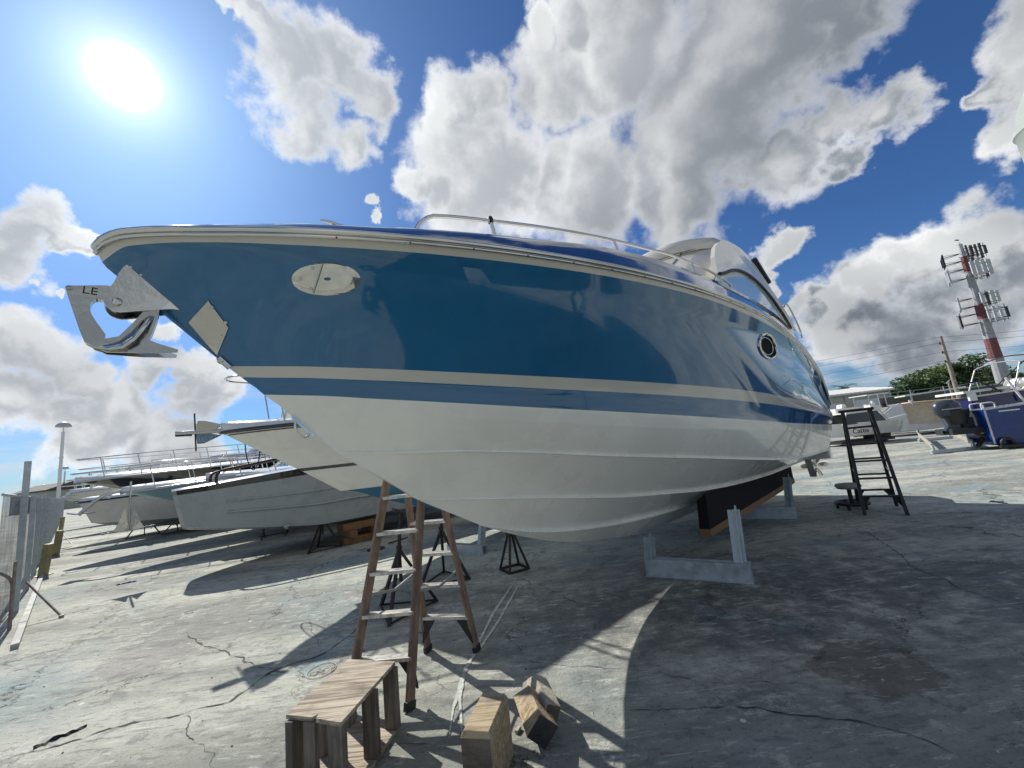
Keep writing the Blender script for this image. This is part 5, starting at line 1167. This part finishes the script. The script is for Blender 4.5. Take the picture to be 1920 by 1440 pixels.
# sliver of a white shrink-wrapped hull at the right edge above
q = at(1917, 300, 3.0); mat('wrap', (.30, .33, .31), .7, var=.05, vscale=3); wr = thing('wrapped_boat', 'white wrapped boat bow bulging in at the upper right edge', 'boat', (q.x, q.y, 0), -math.atan2(q.x, q.y)-.12)
m = MB(); rows = []
cont = [(.45, -.62), (.20, -.50), (.06, -.33), (.012, -.18), (-.012, -.155), (.004, -.12), (.0, .02), (.0, .15), (-.014, .17), (.01, .205), (.04, .36), (.12, .52), (.3, .64), (.7, .72)]
for x, z in cont: rows.append([Vector((x+.14*(k/5)**2*(1 if k < 0 else .6), .05*k, q.z+z)) for k in range(-5, 6)])
for x, z in ((1.6, .72), (1.6, -.62)): rows.append([Vector((x, .05*k, q.z+z)) for k in range(-5, 6)])
rows.append(rows[0]); m.grid(rows); m.add([r_[0] for r_ in rows[:-1]], [tuple(range(len(rows)-1))]); m.add([r_[-1] for r_ in rows[:-1]], [tuple(range(len(rows)-1))])
m.build('shrink_wrap', 'wrap', wr, auto=50); m = MB(); m.bar((1.4, 0, 0), (1.3, 0, q.z-.5), .12, .12); m.build('stand_post', 'galv', wr)
# ================================================================== building, fence, trees, tower
Y0 = 60.0
bl, br_ = at(1500, 735, Y0), at(1667, 735, Y0); ev = at(1654, 731, Y0).z
bd = thing('garage_building', 'pale stucco workshop building with ribbed white roof and two roller doors', 'building', (bl.x, bl.y, 0)); wdt = br_.x-bl.x
m = MB(); m.box((wdt/2, 6, ev/2), (wdt, 12, ev)); wl = m.build('wall', 'stucco', bd)
for i in range(3):
    m = MB(); x = wdt-.0-i*6.6; m.box((x-.15, -.08, ev/2), (.35, .2, ev)); m.build('pilaster', 'stucco', bd)
rf = MB(); xs = np.arange(-1, wdt+.6, .35); rows = [[], []]
for i, x in enumerate(xs):
    h_ = .06*(i % 2); rows[0].append(Vector((x, -.5, ev+.05+h_))); rows[1].append(Vector((x, 7, ev+1.15+h_)))
rf.grid(rows, smooth=False); rf.build('roof', 'roof_white', bd); m = MB(); m.box((wdt/2, -.45, ev-.05), (wdt+1, .15, .25)); m.prism([(wdt+.25, -.5, ev-.1), (wdt+.25, 7, ev+1.1), (wdt+.25, 7, ev+1.3), (wdt+.25, -.5, ev+.2)], (.18, 0, 0)); m.build('fascia', 'roof_white', bd)
for i, xc in enumerate((wdt-3.5, wdt-9.6)):
    dz = 3.35; m = MB(); m.box((xc, -.05, dz-.9 if i else dz/2), (4.0, .08, 1.5 if i else dz)); d_ = m.build('roller_door', 'door_white', bd)
    if i: m = MB(); m.box((xc, -.02, 1.0), (4.0, .08, 1.9)); m.build('open_bay', 'black_rubber', bd)
    m = MB(); m.box((xc, -.15, ev-.55), (.35, .3, .2)); m.build('wall_light', 'panel_grey', bd)
fz = thing('screened_fence', 'long dark screened fence with steel posts in front of the trees', 'fence', (at(1650, 760, 50).x, 50, 0), -.12)
m = MB(); m.grid([[Vector((x, 0, .05)) for x in (0, 20, 40, 60)], [Vector((x, 0, 3.0)) for x in (0, 20, 40, 60)]], smooth=False); m.build('screen_fabric', 'screen_dark', fz)
m = MB(); m.tube([(0, 0, 3.05), (60, 0, 3.05)], .05, 6); m.tube([(0, 0, 3.5), (60, 0, 3.5)], .02, 6); m.build('top_rail', 'galv', fz)
for i in range(17):
    m = MB(); m.tube([(i*3.7, -.06, 0), (i*3.7, -.06, 3.6)], .05, 6); m.build('fence_post', 'galv', fz)
def leafy(m, c, r, n, sz, seed, mi=0):
    rn = random.Random(seed)
    for i in range(n):
        while True:
            v = Vector((rn.uniform(-1, 1), rn.uniform(-1, 1), rn.uniform(-1, 1)))
            if .35 < v.length < 1: break
        p = Vector(c)+Vector((v.x*r[0], v.y*r[1], v.z*r[2])); a = Vector((rn.uniform(-1, 1), rn.uniform(-1, 1), rn.uniform(-.6, .6))).normalized(); b = a.orthogonal().normalized(); b = (b+a.cross(b)*rn.uniform(-1, 1)).normalized(); s = sz*rn.uniform(.6, 1.4)
        m.add([p-a*s, p-b*s*.5, p+a*s, p+b*s*.5], [(0, 1, 2, 3)], mi)
def tree(label, px, Y, h_, wd_, seed, light=False, trunk_h=.35):
    p = at(px, 750, Y); t = thing('broadleaf_tree', label, 'tree', (p.x, p.y, 0), group='trees beyond the screened fence')
    rn = random.Random(seed); m = MB(); m.tube([(0, 0, 0), (.2, 0, h_*.4), (.1, 0, h_*.75)], [.35, .25, .08], 8)
    cl = []
    for i in range(11):
        a = rn.random()*6.28; rr_ = rn.random()**.5*wd_/2; z = h_*(trunk_h+(.92-trunk_h)*rn.random()**.8*(1-.35*rr_/(wd_/2))); cl.append((rr_*math.cos(a), rr_*math.sin(a)*.7, z)); m.tube([(.1, 0, h_*.35), (rr_*math.cos(a)*.6, rr_*math.sin(a)*.4, z*.8), cl[-1]], [.14, .08, .03], 5)
    m.build('trunk', 'trunk', t); c = MB()
    for i, q in enumerate(cl): s_ = wd_*rn.uniform(.14, .24); leafy(c, q, (s_*1.15, s_, s_*.62), 230, .30, seed*100+i, 0 if rn.random() < .75 else 1)
    c.build('crown', ['leaf_dark', 'leaf_light'], t, normals=False)
TR = [(1672, 78, 5.6, 7, 'lowest'), (1700, 80, 7.6, 8, 'rounded'), (1728, 80, 9.0, 9, 'dense dome-shaped'), (1755, 82, 10.0, 9, 'broad'), (1785, 80, 10.4, 9, 'tall spreading'), (1822, 80, 12.2, 10, 'tallest umbrella-crowned'), (1850, 84, 9.2, 9, 'sparse'), (1890, 84, 7.0, 9, 'low'), (1925, 84, 7.2, 9, 'far right')]
for i, (px, Y, h_, wd_, ad) in enumerate(TR):
    tree(ad + (' dark green tree beyond the screened fence', ' dark green tree standing left of the utility pole', ' dark green tree left of the utility pole', ' dark green tree left of the leaning-looking utility pole', ' green tree right behind the utility pole', ' dark green tree right of the utility pole', ' green tree just left of the antenna tower', ' green tree behind the antenna tower base', ' green tree beyond the navy boat')[i], px, Y, h_, wd_, 11+i)
    tree_ = None
bs_ = thing('hedge', 'rough light green hedge along the fence under the trees', 'hedge', (at(1665, 752, 70).x, 70, 0)); m = MB()
for i in range(34): leafy(m, (i*1.1, (i % 3)*.5, 1.9+.5*math.sin(i*1.7)+.03*i), (1.3, 1.0, 1.7), 130, .26, 500+i, 0 if i % 3 else 1)
m.build('foliage', ['leaf_dark', 'leaf_light'], bs_, normals=False); bs_
# palm
p = at(1588, 745, 75); pm = thing('palm_tree', 'palm tree crown rising behind the workshop roof', 'tree', (p.x, p.y, 0)); zt = at(1588, 727, 75).z
m = MB(); m.tube([(0, 0, 0), (.2, 0, zt*.5), (0, 0, zt)], [.25, .2, .16], 8); m.build('trunk', 'trunk', pm); c = MB(); rn = random.Random(4)
for i in range(17):
    a = i*6.28/17+rn.random()*.2; el = rn.uniform(.1, 1.1); Lf = 2.6; pts = []
    for k in range(7):
        u = k/6; pts.append(Vector((math.cos(a)*Lf*u*math.cos(el*.6), math.sin(a)*Lf*u*math.cos(el*.6), zt+Lf*u*math.sin(el)-1.9*u*u*(.6+.4*math.cos(el)))))
    sdv = Vector((-math.sin(a), math.cos(a), 0))
    for k in range(1, 7):
        for sg in (1, -1):
            for h2 in (0, .5):
                b0_ = pts[k-1].lerp(pts[k], h2); tip = b0_+sdv*sg*.5*(1.1-k/8)+(pts[k]-pts[k-1])*.6-Vector((0, 0, .22)); dd_ = (pts[k]-pts[k-1])*.14; c.add([b0_-dd_, b0_+dd_, tip], [(0, 1, 2)])
c.build('fronds', 'leaf_dark', pm, normals=False)
# antenna tower
Yt = 70.0; p = at(1882, 715, Yt); tw = thing('antenna_tower', 'red and white banded monopole antenna tower with three tiers of panels', 'antenna tower', (p.x, p.y, 0))
zt = at(1804, 478, Yt).z; zt = 25.6
def zpx(py, px): return at(px, py, Yt).z
levels = [0, zpx(672, 1868), zpx(635, 1858), zpx(598, 1845), zpx(572, 1836), zpx(510, 1816), zpx(490, 1810), zpx(462, 1802)]
rad_ = lambda z: 1.05-.68*z/levels[-1]
bands = [(levels[0], levels[1], 'tower_white'), (levels[1], levels[2], 'tower_red'), (levels[2], levels[3], 'tower_white'), (levels[3], levels[4], 'tower_red'), (levels[4], levels[5], 'tower_white'), (levels[5], levels[6]+.9, 'tower_red'), (levels[6]+.9, levels[7]+.4, 'panel_grey')]
for a, b, mt in bands:
    m = MB(); m.lathe([(rad_(a), a), (rad_(b), b)], (0, 0, 0), 12, smooth=False); m.lathe([(rad_(b)+.03, b-.06), (rad_(b)+.03, b)], (0, 0, 0), 12); m.build('pole_section', mt, tw)
def tier(z, R, n_, h_, w_, seed, ring=True, dark=.3):
    rn = random.Random(seed)
    if ring:
        m = MB()
        for dz in (-.5*h_*.7, .5*h_*.7):
            cs = [Vector((R*math.cos(a), R*math.sin(a), z+dz)) for a in (.5, 2.6, 4.7)]
            sides = []
            for k in range(3):
                a0 = k*2.094+.3; q0_, q1_ = Vector((R*math.cos(a0-.55), R*math.sin(a0-.55), z+dz)), Vector((R*math.cos(a0+.55), R*math.sin(a0+.55), z+dz)); m.bar(q0_, q1_, .09, .09); mid__ = (q0_+q1_)/2; m.bar(Vector((0, 0, z+dz)), mid__, .12, .12); m.bar(Vector((0, 0, z+dz)), q0_, .06, .06); m.bar(Vector((0, 0, z+dz)), q1_, .06, .06)
        m.build('platform_frame', 'black_steel', tw)
    for k in range(3):
        a0 = k*2.094+.3
        for j in range(n_):
            f = (j+.5)/n_*2-1; a = a0+.55*f; c_ = Vector((math.cos(a0), math.sin(a0), 0)); sdv = Vector((-math.sin(a0), math.cos(a0), 0)); q = c_*R*math.cos(.55)+sdv*R*math.sin(.55)*f; hh = h_*rn.uniform(.7, 1.1)
            m = MB(); m.box((q.x*1.04, q.y*1.04, z+rn.uniform(-.2, .2)), (.2, w_*rn.uniform(.6, 1.1), hh), a0); m.tube([(q.x, q.y, z-h_*.6), (q.x, q.y, z+h_*.6)], .05, 6); m.build('antenna_panel', 'panel_grey' if rn.random() > dark else 'tub_black', tw)
tier(levels[6]+.9, 3.0, 5, 2.1, .35, 1, dark=.6); tier(levels[5]-.2, 2.9, 4, 2.6, .6, 2, dark=.1); tier(levels[4]+.7, 2.7, 4, 2.2, .55, 3, dark=.3); tier(levels[3]+.3, 3.2, 4, 2.4, .35, 4, dark=.1)
m = MB(); m.tube([(.1, 0, levels[7]), (.1, 0, levels[7]+.9)], .03, 6); m.box((-.2, 0, levels[7]+1.3), (.9, .2, .15), .3); m.build('lightning_mast', 'black_steel', tw)
# utility pole + wires
p = at(1798, 745, 42); ht_ = at(1768, 630, 42).z; up_ = thing('utility_pole', 'bare wooden utility pole standing in front of the trees', 'utility pole', (p.x, p.y, 0))
m = MB(); m.tube([(0, 0, 0), (0, 0, ht_*.55), (0, 0, ht_)], [.22, .18, .13], 10); m.build('pole', 'pole_wood', up_)
for z in (ht_-.9, ht_-1.9, ht_-2.9):
    m = MB(); m.lathe([(.06, 0), (.08, .1), (.05, .2), (.07, .25), (.001, .3)], (-.28, 0, z), 8); m.bar((0, 0, z+.05), (-.28, 0, z+.05), .04, .04); m.build('insulator', 'tub_black', up_)
m = MB(); m.tube(catmull([np.array(q_) for q_ in [(0, -.15, ht_*.42), (-.5, -.15, ht_*.45), (-.9, 0, ht_*.41)]], 4), .04, 6); m.build('lamp_arm', 'galv', up_)
q = at(1787, 745, 47); m = MB(); m.tube([(0, 0, 0), (0, 0, at(1779, 715, 47).z)], [.14, .11], 8); tag(m.build('wooden_post', 'pole_wood', loc=(q.x, q.y, 0)), 'short wooden post just left of the utility pole', 'post')
for i, z in enumerate((ht_-.8, ht_-1.8, ht_-2.8, ht_-.2)):
    m = MB(); a, b, c_ = Vector((-60, 6, z-.5)), Vector((-.25, 0, z+.1)), Vector((60, -8, z+.6)); pts = [a.lerp(b, u)-Vector((0, 0, 1.2*4*u*(1-u))) for u in np.linspace(0, 1, 10)]+[b.lerp(c_, u)-Vector((0, 0, 1.2*4*u*(1-u))) for u in np.linspace(.1, 1, 9)]
    m.tube(pts, .016, 4); tag(m.build('power_line', 'wire', loc=(p.x, p.y, 0)), ('second highest', 'second lowest', 'lowest', 'highest')[i]+' of the thin power lines strung past the utility pole', 'power line', 'power lines')
